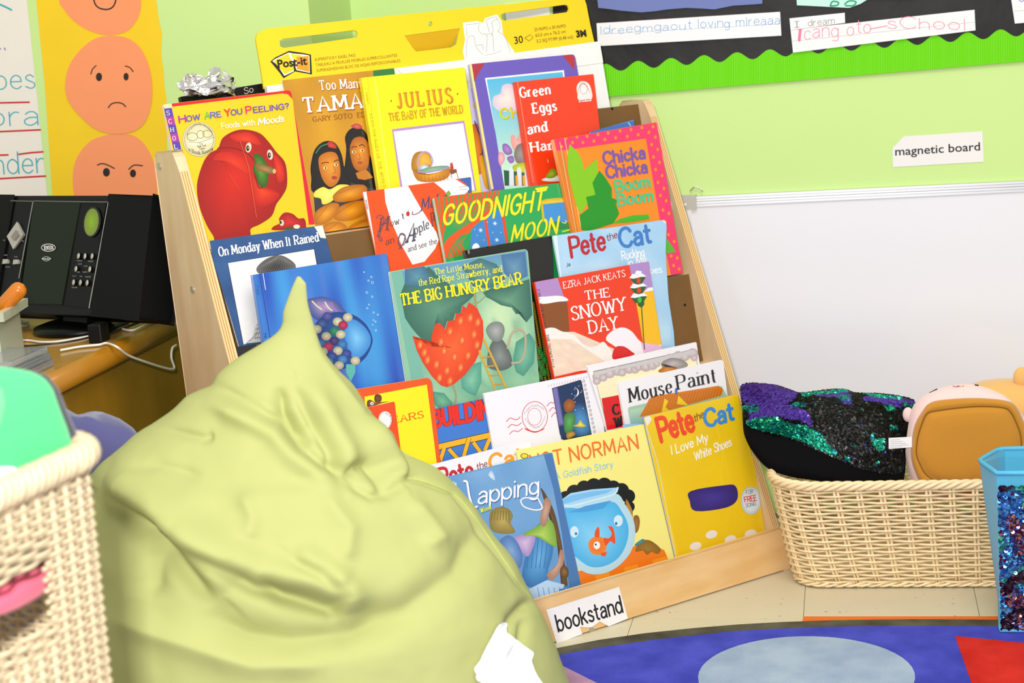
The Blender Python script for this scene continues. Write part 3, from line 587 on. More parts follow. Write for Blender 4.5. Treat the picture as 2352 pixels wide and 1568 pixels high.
# ---- tier 4
A = book('picture_book', 'plain blue paperback whose worn corner shows above the pink dotted book', 3, .018, .004, (800, 530), (1090, 450), (860, 900), (1135, 800), V4, '#3c72c0')
A.line([(900, 500), (1090, 452)], 5, '#7aa8e0'); A.line([(1055, 470), (1070, 490)], 5, '#d8e4f0'); A.build(A.bk, PRINT)
A = book('picture_book', 'worn green paperback sticking out at the right of the pink dotted book', 3, .010, .0045, (1150, 930), (1335, 940), (1300, 1500), (1475, 1480), V4, '#2aa048', back='#efeae0', wav=[(1372, 1080), (1420, 1190), (1450, 1300), (1470, 1400)])
A.poly([(1335, 945), (1372, 1080), (1380, 1110), (1362, 1110), (1340, 1010)], '#dfeee0'); A.poly([(1370, 1110), (1400, 1130), (1460, 1340), (1400, 1290)], '#186a34'); A.poly([(1420, 1390), (1468, 1360), (1472, 1450), (1440, 1480)], '#7ac840'); A.line([(1380, 1300), (1450, 1390)], 4, '#d0e8c8'); A.build(A.bk, PRINT)
A = book('picture_book', 'navy paperback with white title, torn corner and a white photo panel', 3, .004, .004, (55, 275), (1050, 138), (330, 1170), (1185, 640), V5, '#2b5488', back='#efeae0', r=.003)
A.field([(60, 278), (1050, 142), (1190, 700), (335, 1168)], lambda u, v: mixc('#24487c', '#3a6498', nz(u, v, 5, 1)), 10, 8)
A.poly([(975, 148), (1040, 134), (1062, 165), (1075, 205), (1120, 262), (1080, 252), (1030, 245), (1010, 200)], '#efe9dc'); A.poly([(1040, 134), (1080, 175), (1120, 262), (1150, 262), (1080, 120)], '#efe9dc')
A.poly([(233, 460), (980, 338), (1080, 880), (366, 1165)], '#16264a'); A.poly([(238, 463), (975, 344), (1070, 880), (372, 1162)], '#f4f0ec')
A.blob([(480, 520), (520, 460), (600, 410), (690, 395), (780, 440), (820, 490), (780, 530), (540, 560)], '#6a6662', '#242220', (640, 500))
for i in range(16): x = 490 + i * 20; A.line([(x, 545 - 3 * i), (x + 25, 470 - abs(i - 8) * -3), (640 + i * 6, 400 + abs(i - 6) * 4)], 2.5, '#8a8682', True)
A.blob([(400, 1150), (440, 1120), (470, 1020), (520, 940), (600, 900), (640, 1100)], '#d0ccc8', '#e8e6e2')
for i in range(5): A.line([(460 + i * 8, 1110 - i * 40), (560 + i * 8, 1090 - i * 40)], 4, '#5a5856'); A.line([(470 + i * 18, 1110), (520 + i * 18, 940)], 4, '#5a5856')
A.part('title').text('On Monday When It Rained', (165, 405), (1020, 275), 78, '#f6f2ee', 'serif', 2.0, gap=1.5); A.build(A.bk, PRINT)
A = book('picture_book', 'orange and white striped paperback with curly grey script title', 3, .017, .004, (38, 60), (760, -40), (128, 470), (780, 330), V6, '#f2500e')
A.poly([(38, 60), (62, 56), (128, 470), (112, 474)], '#f4ece8'); A.poly([(182, 40), (338, 15), (420, 160), (530, 330), (545, 380), (520, 440), (450, 525), (370, 545), (300, 420), (230, 260), (190, 130)], '#f6f0f0')
A.poly([(505, -12), (650, -30), (760, 40), (700, 90), (620, 100), (580, 50)], '#f4f0f2'); A.poly([(655, -32), (770, -48), (775, 60), (740, 70), (730, 10), (690, -20)], '#3a62b0'); A.ell(712, 38, 36, 22, '#f2f2f2'); A.line([(680, 28), (735, 22)], 3, '#8a8a8a'); A.line([(685, 45), (735, 40)], 3, '#8a8a8a'); A.blob([(590, 75), (612, 52), (625, 78), (600, 85)], '#6a8a20', '#a0b83a')
A.part('title')
for p in ([(205, 225), (165, 300), (140, 340), (165, 370), (160, 390), (135, 350)], [(130, 235), (150, 215), (180, 235), (165, 300), (150, 350)], [(205, 225), (200, 280), (212, 320)], [(300, 440), (275, 400), (290, 340), (320, 350), (310, 400), (280, 440)]): A.line(p, 8, '#7a4a5a', True)
A.text('H', (150, 325), (205, 315), 95, '#6a4048', 'serif', 1.5, up=(.15, -1)); A.text('ow', (225, 290), (285, 272), 44, '#4a3c44', 'serif', 1.3); A.text('t', (302, 240), (320, 237), 40, '#4a3c44', 'serif', 1.6); A.ell(340, 206, 12, 16, '#d8201c'); A.line([(340, 190), (346, 182)], 3, '#3a6a20')
A.text('Make', (430, 185), (600, 130), 80, '#4a4a78', 'serif', 1.4, up=(.1, -1)); A.line([(430, 185), (400, 205), (370, 210), (372, 190)], 6, '#8a5a6a', True)
A.text('an', (195, 415), (252, 395), 45, '#7a3c48', 'serif', 1.6); A.text('A', (330, 400), (385, 388), 130, '#4a4c60', 'serif', 1.8, up=(.2, -1)); A.text('pple', (388, 345), (485, 300), 62, '#4a4c58', 'serif', 1.5); A.text('Pie', (505, 290), (560, 280), 90, '#7a3c48', 'serif', 1.5)
A.ring(300, 380, 26, 36, 5, '#6a5a68'); A.ring(530, 225, 22, 30, 5, '#9a4a5a'); A.text('and see the world', (342, 460), (640, 370), 36, '#3a3438', 'serif', 1.3); A.text('priceman', (57, 115), (66, 175), 12, '#5a5050', 'sans', 1.6, up=(1, -.1)); A.build(A.bk, PRINT)
A = book('board_book', 'green and orange board book with tall yellow hand-drawn letters', 3, .004, .010, (515, 98), (1400, -5), (592, 508), (1428, 320), V6, '#23a552', r=.004, back='#23a552')
A.poly([(515, 98), (955, 45), (930, 140), (870, 210), (770, 300), (700, 410), (745, 470), (592, 508)], '#ee5418')
for i in range(13):
    x = 545 + i * 33; A.line([(x, 95 - i * 4), (x + 18 - i * 8, 180), (590 - i * 1 + i * 4, 250 + i * 8), (580, 330 + i * 6)][:4] if i > 3 else [(x, 95), (x + 6, 200), (x - 10, 300 - i * 10)], 9, '#2aa052', True)
for i in range(6): A.line([(600 + i * 26, 505 - i * 6), (640 + i * 22, 420 - i * 6), (700 + i * 14, 350 - i * 4)], 9, '#2aa052', True)
A.poly([(770, 300), (850, 240), (885, 420), (750, 440), (760, 370)], '#3c86cc'); A.poly([(862, 225), (970, 160), (1008, 398), (885, 420)], '#3c86cc'); A.poly([(845, 235), (862, 228), (890, 418), (872, 422)], '#e8481c'); A.poly([(955, 170), (975, 160), (1010, 396), (992, 400)], '#e8481c')
A.blob([(770, 440), (775, 412), (800, 402), (818, 430)], '#e8eef4', '#ffffff')
for x, y in ((825, 315), (920, 270), (933, 380)):
    for a in range(3): A.line([(x - 12 * cos(a), y - 12 * sin(a)), (x + 12 * cos(a), y + 12 * sin(a))], 4, '#eef4fa')
for x, y in ((800, 350), (870, 260), (905, 330), (960, 330), (845, 380), (785, 310)): A.ell(x, y, 3, 3, '#e8f0fa')
A.poly([(1225, 120), (1260, 108), (1330, 100), (1405, 100), (1420, 270), (1300, 290), (1235, 250)], '#d8b81c'); A.poly([(1240, 140), (1405, 125), (1415, 255), (1255, 275)], '#3f92d4'); A.poly([(1235, 130), (1290, 112), (1330, 118), (1400, 105), (1402, 125), (1240, 142)], '#e8c420'); A.poly([(1265, 275), (1330, 255), (1420, 262), (1424, 300), (1275, 310)], '#1d8a45')
A.line([(1368, 262), (1390, 268), (1394, 250)], 5, '#f4e8c0', True)
A.part('title')
for w_, a, b, h_ in (('GOODNIGHT', (572, 282), (1238, 175), 128), ('MOON', (1030, 390), (1330, 335), 108)): A.text(w_, a, b, h_, '#f6e616', 'sans', 2.1, up=(.16, -1), wob=.25, gap=2.6)
A.line([(1195, 40), (1268, 30)], 14, '#f6e616'); A.line([(1370, 325), (1420, 312)], 8, '#f6e616'); A.build(A.bk, PRINT)
A = book('picture_book', 'orange hardcover with a pink border full of orange dots and green leaf shapes', 3, -.0065, .009, (560, 582), (1243, 466), (735, 1400), (1422, 1480), V4, '#f98b0e', hard=True, r=.003)
A.poly([(560, 580), (1243, 466), (1422, 1482), (1340, 1493), (1270, 1150), (1172, 575), (622, 655), (575, 660)], '#f4336a')
A.poly([(573, 658), (625, 650), (735, 1290), (690, 1290)], '#e07a28')
for i, (x, y) in enumerate([(638, 575), (712, 565), (780, 560), (852, 548), (920, 538), (1000, 524), (1072, 516), (1145, 502), (1220, 495), (610, 630), (682, 602), (752, 602), (825, 592), (898, 582), (970, 570), (1048, 562), (1120, 550), (1192, 534), (1235, 565), (1210, 615), (1250, 648), (1222, 698), (1262, 735), (1237, 782), (1280, 822), (1252, 868), (1292, 908), (1268, 955), (1306, 990), (1285, 1052), (1325, 1075), (1300, 1130), (1322, 1216), (1360, 1262), (1340, 1358), (1380, 1372), (1356, 1422), (1393, 1446)]): A.ell(x, y, 9.5, 12, '#fb8a10', n=12)
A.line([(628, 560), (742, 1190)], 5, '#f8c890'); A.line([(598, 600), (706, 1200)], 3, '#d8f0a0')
A.poly([(662, 612), (715, 665), (745, 720), (760, 790), (768, 775), (845, 712), (850, 800), (870, 860), (830, 960), (780, 1010), (735, 1080), (700, 1000), (650, 790), (650, 690)], '#86c80a')
A.poly([(862, 788), (905, 840), (945, 905), (945, 970), (980, 985), (972, 1015), (995, 1075), (955, 1140), (800, 1190), (740, 1185), (730, 1085), (790, 1040), (772, 965), (835, 950), (815, 870)], '#189418')
A.poly([(950, 1140), (1000, 1110), (1090, 1085), (1190, 1082), (1195, 1112), (1050, 1135)], '#44b414'); A.poly([(1300, 1225), (1372, 1330), (1285, 1345)], '#58b81c'); A.poly([(1300, 1340), (1332, 1490), (1300, 1495)], '#f98b0e')
A.part('title').text('Chicka', (895, 745), (1168, 705), 78, '#7a54a8', 'sans', 2.9, gap=2.2); A.text('Chicka', (915, 838), (1182, 800), 78, '#7a54a8', 'sans', 2.9, gap=2.2); A.text('Boom', (975, 930), (1198, 895), 72, '#4cc488', 'sans', 2.9, gap=2.2); A.text('Boom', (990, 1022), (1218, 988), 72, '#4cc488', 'sans', 2.9, gap=2.2); A.build(A.bk, PRINT)
# ---- tier 3
A = book('picture_book', 'black picture book peeping out below the navy paperback at the left', 2, .014, .006, (260, 1190), (900, 1090), (350, 1500), (900, 1400), V5, '#1c1a1a')
A = book('picture_book', 'black hardcover with a gold and green pattern behind the strawberry book', 2, .012, .010, (728, 448), (1300, 352), (880, 1310), (1330, 1300), V6, '#16140f', hard=True, r=.002)
A.field([(1060, 660), (1200, 650), (1310, 1290), (1150, 1320)], lambda u, v: '#15160c', 1, 1)
for i in range(46):
    y_ = 790 + i * 11.4; x_ = 1140 + (y_ - 790) * .16
    for j in range(5): A.line([(x_ + j * 24 + 4, y_ + (j % 2) * 5), (x_ + j * 24 + 19, y_ + 7 + (j % 2) * 5)], 4, '#c8a018', cap=False)
for i in range(7): A.blob([(1205 + (i % 3) * 18, 1090 + i * 28), (1235 + (i % 3) * 18, 1110 + i * 28), (1225 + (i % 3) * 18, 1150 + i * 28), (1205 + (i % 3) * 14, 1140 + i * 28)], '#0f5a1c', '#2a8a34')
A.poly([(728, 450), (750, 446), (752, 470), (730, 478)], '#8a8680'); A.line([(880, 426), (925, 418)], 5, '#3a3632'); A.build(A.bk, PRINT)
A = book('picture_book', 'pale blue softcover with red, blue and white hand lettering and a bent right edge', 2, .006, .004, (270, 185), (1055, 72), (320, 470), (1115, 945), V7, '#a4cfec', r=.014, wav=[(1052, 300), (1058, 470), (1075, 640), (1108, 850)])
A.field([(278, 190), (1040, 82), (1090, 940), (330, 1030)], lambda u, v: mixc('#8fc2e8', '#c4e0f2', nz(u, v, 5, 4)), 12, 14)
A.poly([(270, 185), (300, 180), (330, 470), (318, 472)], '#d8ecf6'); A.line([(1035, 76), (1054, 100)], 8, '#f4f2ec'); A.text('Ja', (366, 400), (392, 392), 24, '#1c2a3a', 'hand', 2)
A.part('title').text('Pete', (402, 330), (635, 280), 135, '#bc1c28', 'hand', 2.5, thin=2.0, wob=.3); A.text('the', (648, 222), (718, 196), 46, '#8a2a3a', 'hand', 1.7); A.text('Cat', (742, 262), (950, 230), 128, '#3c7cc8', 'hand', 2.5, wob=.3)
A.text('Rocking', (752, 350), (905, 325), 56, '#f4f8fc', 'hand', 1.8, wob=.4); A.text('in My', (795, 400), (920, 372), 50, '#f4f8fc', 'hand', 1.8, wob=.4); A.text('School Shoes', (700, 480), (1025, 438), 46, '#f4f8fc', 'hand', 2, wob=.4); A.build(A.bk, PRINT)
A = book('picture_book', 'deep blue hardcover showing a round patch of coloured and glittery discs', 2, .0, .010, (460, 562), (1600, 378), (560, 1200), (1760, 1450), V5, '#2f6fc0', hard=True, r=.003)
def fb(u, v):
    s = nz(u * 2.2, v * .35, 3.2, 5); t = nz(u * 3, v * .3, 5, 9); c = mixc('#2350b4', '#43a0dc', min(1, max(0, s * 1.9 - .45))); return mixc(c, '#8f7cc4', max(0, t - .62) * 2.2)
A.field([(462, 565), (1598, 382), (1812, 1740), (655, 1900)], fb, 30, 20)
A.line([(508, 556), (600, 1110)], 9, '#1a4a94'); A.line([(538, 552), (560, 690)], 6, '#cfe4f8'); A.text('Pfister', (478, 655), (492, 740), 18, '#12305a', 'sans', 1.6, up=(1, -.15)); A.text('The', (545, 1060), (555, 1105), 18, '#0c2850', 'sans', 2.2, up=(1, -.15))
A.blob([(900, 790), (960, 762), (1060, 752), (1170, 790), (1230, 860), (1250, 900), (1100, 920), (1000, 950), (930, 880)], '#3a4c8a', '#b89cc8')
for k in range(4): A.line([(960 + k * 55, 790 + k * 4), (1000 + k * 50, 830 + k * 8), (1040 + k * 45, 860 + k * 5)], 10, ('#e8dca0', '#a86ca0')[k % 2], True)
A.blob([(985, 1000), (1040, 930), (1120, 890), (1230, 885), (1340, 920), (1430, 1000), (1475, 1100), (1470, 1170), (1420, 1270), (1330, 1340), (1180, 1370), (1040, 1300), (980, 1160)], '#153a84', '#2c68b0', rings=5)
A.blob([(1260, 950), (1330, 950), (1410, 1010), (1460, 1090), (1455, 1170), (1400, 1250), (1340, 1280), (1280, 1240), (1240, 1100), (1240, 1010)], '#3a86cc', '#7cc4ea')
A.poly([(1250, 1330), (1330, 1330), (1330, 1400), (1290, 1480), (1250, 1400)], '#58b0a4')
for i, (x, y) in enumerate([(1265, 928), (1178, 965), (1090, 920), (1225, 995), (1045, 985), (1150, 1045), (1205, 1075), (1000, 1030), (1080, 1090), (1150, 1130), (1220, 1160), (1035, 1150), (1098, 1180), (1180, 1215), (1052, 1222), (1255, 1240), (1130, 1262), (1220, 1290), (1330, 1300), (1190, 1340), (1100, 1310)]):
    c = ('#ded2a8', '#ded2a8', '#4a50a0', '#c0204a', '#3a5ca8', '#1c8a5c', '#ded2a8', '#ded2a8', '#ded2a8', '#3c2c74', '#2c78c0', '#2c78c0', '#c8245a', '#ded2a8', '#ded2a8', '#3044a0', '#2f4ca8', '#3a84c8', '#ded2a8', '#ded2a8', '#3a9ac0')[i]
    A.ell(x, y, 42, 37, mixc(c, '#000000', .25), mixc(c, '#ffffff', .12), n=16)
    if c == '#ded2a8':
        for k in range(4): A.ell(x - 18 + k * 12, y + (8, -8)[k % 2], 4, 5, ('#e888c8', '#9adca0')[k % 2], n=6)
for x, y, r_ in ((1404, 541, 5), (1467, 583, 7), (1443, 614, 7), (1476, 630, 10), (1428, 715, 9), (1474, 752, 8), (1447, 820, 5), (1432, 851, 7), (1487, 887, 7), (1523, 905, 7), (1486, 953, 5), (1503, 966, 6), (1478, 992, 4), (1506, 1041, 7)): A.ring(x, y, r_, r_, 3.5, '#c8e6f8', n=10)
A.build(A.bk, PRINT)
A = book('picture_book', 'green watercolour softcover with a giant red strawberry and a ladder', 2, -.0056, .0045, (215, 592), (1138, 438), (325, 1300), (1215, 1310), V6, '#8fc0a0', r=.009, back='#e8e4d8')
def fbear(u, v):
    a = nz(u, v, 5, 3); b = nz(u, v, 11, 7); top = max(0, 1 - v * 5)
    c = mixc('#5c9c84', '#a8d4a8', min(1, max(0, a * 1.1 + v * .35 - .2))); c = mixc(c, '#d8ecb8', max(0, 1 - ((u - .74) ** 2 * 18 + (v - .42) ** 2 * 12)) * .8); c = mixc(c, '#3f7a68', max(0, b - .55) * 1.2); return mixc(c, '#5c90c8', top * .8)
A.field([(228, 598), (1128, 448), (1232, 1432), (500, 1560)], fbear, 26, 30)
A.poly([(228, 600), (300, 590), (500, 1555), (410, 1560)], '#78b4a0')
def leaf(pts, c1, c2): A.blob(pts, c1, c2, smooth=False)
leaf([(290, 740), (330, 640), (480, 560), (560, 640), (640, 690), (740, 700), (790, 740), (740, 790), (700, 820), (690, 870), (655, 870), (640, 920), (600, 920), (585, 975), (555, 935), (520, 940), (510, 1000), (490, 1085), (440, 1050), (400, 1010), (360, 960), (320, 900)], '#37695a', '#5f9478')
leaf([(840, 730), (900, 700), (1010, 690), (1150, 640), (1170, 880), (1130, 930), (1100, 870), (1060, 875), (1030, 830), (960, 815), (900, 780), (860, 760)], '#37695a', '#6aa080')
leaf([(700, 560), (820, 500), (930, 540), (990, 640), (900, 700), (780, 700)], '#3f6f74', '#6a9c98'); leaf([(320, 560), (440, 540), (500, 640), (420, 700), (320, 680)], '#3f6c88', '#5c94a4'); leaf([(960, 480), (1120, 460), (1140, 620), (1050, 660), (980, 600)], '#4470a0', '#6a98b0')
leaf([(690, 1290), (760, 1210), (830, 1190), (830, 1330), (790, 1420), (740, 1400), (700, 1370)], '#4f9c84', '#86c4a4'); leaf([(1040, 1180), (1060, 1060), (1150, 1000), (1190, 1060), (1180, 1200), (1110, 1290), (1060, 1260)], '#4a947c', '#80c0a0'); leaf([(500, 1390), (580, 1400), (640, 1470), (600, 1540), (520, 1480)], '#4a947c', '#7ab890')
A.line([(640, 1350), (660, 1420), (650, 1490)], 14, '#9a9a74', True); A.line([(790, 740), (800, 800), (850, 760)], 9, '#8aa070', True)
A.blob([(370, 1020), (400, 1045), (440, 1060), (495, 1090), (500, 1010), (525, 935), (560, 940), (590, 980), (605, 920), (650, 915), (660, 870), (695, 870), (705, 815), (730, 835), (745, 795), (800, 830), (840, 920), (845, 1020), (830, 1100), (790, 1190), (720, 1280), (650, 1340), (600, 1362), (560, 1350), (500, 1290), (440, 1200), (400, 1120)], '#e03c10', '#f8642c', (640, 1100), smooth=False, rings=6)
for x, y in ((620, 990), (690, 920), (755, 900), (805, 930), (560, 1060), (700, 1050), (780, 1010), (450, 1130), (580, 1120), (650, 1160), (740, 1150), (530, 1210), (600, 1250), (470, 1180), (690, 1230), (550, 1300), (620, 1320), (800, 1080), (420, 1080)): A.ell(x, y, 20, 33, '#e84c24', '#f49038', .2); A.ell(x + 3, y, 7, 14, '#e89c4c')
A.blob([(900, 1060), (960, 1040), (1000, 1090), (1030, 1160), (1030, 1220), (960, 1250), (880, 1230), (870, 1160)], '#5a605c', '#8c9490'); A.blob([(860, 980), (900, 930), (960, 930), (985, 980), (960, 1050), (900, 1050)], '#7a807c', '#b0b4ac')
A.line([(1035, 1200), (1090, 1190), (1120, 1120), (1120, 1010), (1080, 975), (1030, 1010), (1005, 1100)], 15, '#b8a88c', True)
A.line([(815, 1120), (925, 1380)], 13, '#d8a838'); A.line([(845, 1040), (995, 1365)], 13, '#d8a838')
for t in range(4): A.line([(835 + t * 26, 1165 + t * 60), (888 + t * 26, 1158 + t * 60)], 9, '#c89830')
A.line([(780, 720), (795, 830)], 12, '#a89858')
A.part('title').text('The Little Mouse,', (520, 612), (850, 560), 40, '#f2ee4a', 'serif', 1.7); A.text('the Red Ripe Strawberry, and', (415, 688), (970, 592), 44, '#f2ee4a', 'serif', 1.7); A.text('THE BIG HUNGRY BEAR', (300, 820), (1105, 672), 78, '#f6e81c', 'serif', 2.1, gap=1.3); A.build(A.bk, PRINT)
A = book('picture_book', 'red, brown and lilac hardcover with snow hills and a green traffic light', 2, -.0088, .008, (147, 504), (935, 362), (282, 1160), (1028, 965), V7, '#ec3a12', hard=True, r=.002)
A.poly([(140, 505), (303, 476), (345, 600), (372, 640), (160, 650)], '#b48ac4'); A.poly([(158, 640), (370, 640), (388, 860), (300, 850), (195, 850)], '#8a4a18'); A.poly([(163, 650), (172, 612), (230, 605), (300, 600), (350, 608), (376, 632), (300, 642), (220, 655)], '#f6f2f2', True)
A.poly([(800, 385), (935, 362), (965, 540), (890, 600), (832, 560)], '#b08ac8'); A.poly([(868, 590), (900, 570), (965, 560), (1028, 965), (900, 950), (850, 660)], '#f6bc10'); A.poly([(900, 575), (930, 545), (968, 540), (970, 562)], '#f4f0f4')
A.field([(202, 850), (420, 850), (840, 1030), (265, 1165)], lambda u, v: mixc(mixc('#f4e8c8', '#f0b8b0', nz(u, v, 6, 2)), '#c8d8c0', max(0, nz(u, v, 5, 8) - .5) * 1.5), 12, 8)
A.poly([(200, 850), (230, 825), (280, 822), (330, 845), (390, 860), (430, 880), (470, 925), (520, 955), (580, 945), (625, 920), (700, 1000), (830, 1010), (850, 1028), (620, 1100), (400, 1110), (330, 1000), (260, 900)], '#f4ece4', True)
A.field([(240, 900), (400, 900), (640, 1060), (275, 1160)], lambda u, v: mixc(mixc('#f6eac8', '#f0c0b4', nz(u, v, 6, 2)), '#cfe0c4', max(0, nz(u, v, 5, 8) - .5) * 1.6), 10, 8)
A.poly([(640, 905), (660, 860), (720, 825), (770, 822), (820, 850), (870, 910), (930, 945), (1028, 940), (1030, 968), (840, 1030), (760, 1000), (700, 950)], '#f6eef2', True); A.field([(880, 925), (1026, 945), (1030, 966), (900, 1000)], lambda u, v: '#e8b8d8', 1, 1)
A.poly([(690, 1040), (700, 960), (760, 950), (815, 985), (830, 1010)], '#d81a14', True)
A.line([(885, 680), (905, 970)], 7, '#3a5228'); A.poly([(835, 455), (885, 450), (905, 660), (885, 685), (860, 668)], '#2c5a24')
for i, (y_, c) in enumerate(((478, '#e03a10'), (545, '#e03a10'), (612, '#30c040'))):
    x_ = 862 + i * 4; A.poly([(x_ - 58, y_), (x_ + 55, y_ - 12), (x_ + 30, y_ + 30), (x_ - 28, y_ + 38)], '#2c5a24'); A.poly([(x_ - 62, y_), (x_ - 40, y_ - 30), (x_ - 5, y_ - 22), (x_ + 30, y_ - 32), (x_ + 58, y_ - 10), (x_ + 15, y_ - 8), (x_ - 30, y_ + 4)], '#f4f2f4'); A.ell(x_ + 2, y_ + 17, 14, 20, c)
A.poly([(835, 455), (850, 425), (885, 430), (885, 452)], '#f4f2f4')
A.text('EZRA JACK KEATS', (158, 560), (205, 820), 20, '#3a2a40', 'serif', 1.6, up=(1, -.15)); A.text('THE SNOWY DAY', (218, 870), (262, 1100), 22, '#3a2a30', 'serif', 1.6, up=(1, -.15))
A.part('title').text('EZRA JACK KEATS', (348, 550), (775, 465), 46, '#f6f2ee', 'serif', 1.5, wob=.3); A.text('THE', (500, 630), (672, 605), 62, '#f6f2ee', 'serif', 1.7); A.text('SNOWY', (408, 770), (785, 698), 92, '#f6f2ee', 'serif', 1.6, gap=1.4); A.text('DAY', (528, 862), (728, 828), 88, '#f6f2ee', 'serif', 1.7); A.build(A.bk, PRINT)
# ---- tier 2
A = book('picture_book', 'yellow picture book with an orange-red rounded frame and red lettering', 1, .001, .005, (150, 395), (885, 275), (330, 1100), (975, 1110), V8, '#f2540e', r=.013, back='#f0ece4')
A.poly([(240, 465), (842, 348), (938, 1110), (300, 1250)], '#fbe80e'); A.blob([(335, 500), (342, 450), (380, 442), (405, 465), (400, 510), (360, 525)], '#5a3420', '#7a4a2a'); A.blob([(265, 510), (300, 495), (350, 520), (480, 510), (400, 530), (280, 570)], '#6a3c1c', '#9a6234'); A.ell(312, 531, 16, 16, '#f8f4e8'); A.ell(314, 533, 6, 7, '#241810')
A.part('title').text('BEARS', (440, 740), (820, 665), 66, '#f0600c', 'serif', 2.0, gap=1.3); A.build(A.bk, PRINT)
A = book('picture_book', 'small orange-red book with a round white badge, half behind the beanbag', 1, -.006, .004, (180, 590), (530, 510), (330, 1000), (575, 870), V8, '#f0480e', back='#f0ece4')
A.ell(440, 690, 66, 85, '#f2eeea'); A.ring(440, 690, 58, 76, 2, '#8a3c2c'); A.text('ALL BY MYSELF', (432, 628), (480, 755), 18, '#5a2c20', 'sans', 1.6, up=(1, -.5), arch=2.2); A.build(A.bk, PRINT)
A = book('picture_book', 'blue picture book with thick red capitals above yellow crane girders', 1, .010, .005, (840, 600), (1420, 478), (980, 1100), (1490, 950), V8, '#3c78cc', r=.002)
G1 = '#f8b41c'
A.poly([(940, 920), (1460, 800), (1478, 862), (950, 985)], '#2a2418'); A.poly([(940, 926), (1460, 806), (1476, 856), (950, 978)], G1)
for a, b in (((1010, 960), (965, 1100)), ((1055, 970), (1140, 1065)), ((1250, 860), (1195, 1050)), ((1290, 905), (1370, 1015)), ((1450, 865), (1400, 985))): A.line([a, b], 44, '#2a2418', cap=False); A.line([a, b], 36, G1, cap=False)
A.part('title').text('BUILDING', (905, 755), (1555, 640), 165, '#5a0c18', 'sans', 3.9, up=(-.1, -1), gap=2.7); A.text('BUILDING', (908, 757), (1552, 642), 160, '#ea2414', 'sans', 3.3, up=(-.1, -1), gap=2.7); A.build(A.bk, PRINT)
A = book('picture_book', 'white picture book with a red postmark and a dark blue night-scene stamp', 1, .0055, .004, (1390, 432), (2480, 215), (1480, 955), (2560, 830), V8, '#f3eef2', r=.002, back='#e8e4e8')
A.ring(1884, 657, 122, 145, 6, '#e02c2c'); A.ring(1880, 658, 66, 82, 4, '#e02c2c'); A.poly([(1790, 770), (1884, 800), (1975, 770), (1960, 785), (1884, 812), (1800, 786)], '#e02c2c', True)
A.text('Nantucket', (1790, 640), (1975, 600), 26, '#a8a0a0', 'hand', 1.3, arch=2.4); A.text('Massachusetts', (1795, 690), (1985, 660), 24, '#a8a0a0', 'hand', 1.3, arch=-4)
for k in range(3):
    A.line([(1610 + k * 15, 705 + k * 60), (1645 + k * 15, 670 + k * 62), (1690 + k * 13, 685 + k * 58), (1720 + k * 10, 680 + k * 55), (1742 + k * 12, 660 + k * 55)], 6, '#e02c2c', True); A.line([(2000 + k * 22, 555 + k * 52), (2035 + k * 20, 520 + k * 50), (2070 + k * 15, 525 + k * 50), (2110 + k * 18, 478 + k * 50)], 6, '#e02c2c', True)
for i in range(18): A.line([(2015 + i * 26, 370 - i * 6), (2022 + i * 26, 350 - i * 6)], 4, '#b0b0b8')
A.v = V7
for i in range(13): A.ring(485 + i * 6.2 + (i % 2) * 2, 1190 + i * 29, 7, 9, 3.5, '#8a8e98', n=8)
A.poly([(265, 1240), (350, 1215), (460, 1182), (470, 1190), (540, 1560), (345, 1600), (320, 1560)], '#14181c')
A.field([(270, 1244), (462, 1188), (535, 1556), (330, 1595)], lambda u, v: mixc(mixc('#10305c', '#4a94cc', max(0, 1 - ((u - .75) ** 2 * 6 + (v - .75) ** 2 * 7))), '#7a70b4', 1 if u < .18 and v < .7 else 0), 16, 16)
for i in range(16): rr_ = random.Random(i * 5); A.ell(350 + rr_.random() * 120 + i * 1.5, 1225 + i * 11, 3.2, 3.2, '#f0f0e0', n=6)
A.poly([(430, 1235), (448, 1255), (450, 1280), (432, 1298), (442, 1270), (440, 1252)], '#f8f8e8', True)
A.blob([(345, 1350), (375, 1315), (410, 1325), (425, 1360), (400, 1400), (360, 1405)], '#8a4a1c', '#b4682c'); A.blob([(350, 1430), (385, 1408), (420, 1420), (425, 1470), (405, 1540), (360, 1550), (345, 1490)], '#3a7a3a', '#62b05c'); A.blob([(410, 1500), (440, 1490), (460, 1460), (480, 1485), (500, 1500), (470, 1510)], '#c8a820', '#f8ec70'); A.blob([(365, 1555), (410, 1540), (425, 1562), (375, 1590)], '#a87820', '#d0a040'); A.build(A.bk, PRINT)
A = book('picture_book', 'white hardcover with pink-grey scalloped clouds over cream and a red box', 1, .0002, .0045, (505, 1085), (1265, 920), (645, 1530), (1285, 1050), V7, '#f2eeee', r=.003)
A.poly([(550, 1122), (1258, 966), (1330, 1480), (650, 1530)], '#8a8078'); A.poly([(553, 1128), (1255, 970), (1325, 1476), (655, 1528)], '#f8ecc0')
for x, y, r_ in ((585, 1160, 40), (620, 1165, 30), (575, 1190, 28), (665, 1135, 38), (720, 1120, 36), (750, 1130, 30), (800, 1105, 36), (840, 1110, 30), (865, 1090, 32), (915, 1085, 42), (960, 1080, 36), (990, 1070, 26), (1080, 1030, 30), (1140, 1015, 34), (1185, 1020, 34), (1240, 1000, 38), (1250, 1030, 24)): A.ell(x, y, r_, r_ * .95, '#b8a4a4', '#dcd2d0')
A.poly([(553, 1128), (1255, 970), (1258, 1000), (1000, 1060), (700, 1115), (560, 1160)], '#cfc8c6')
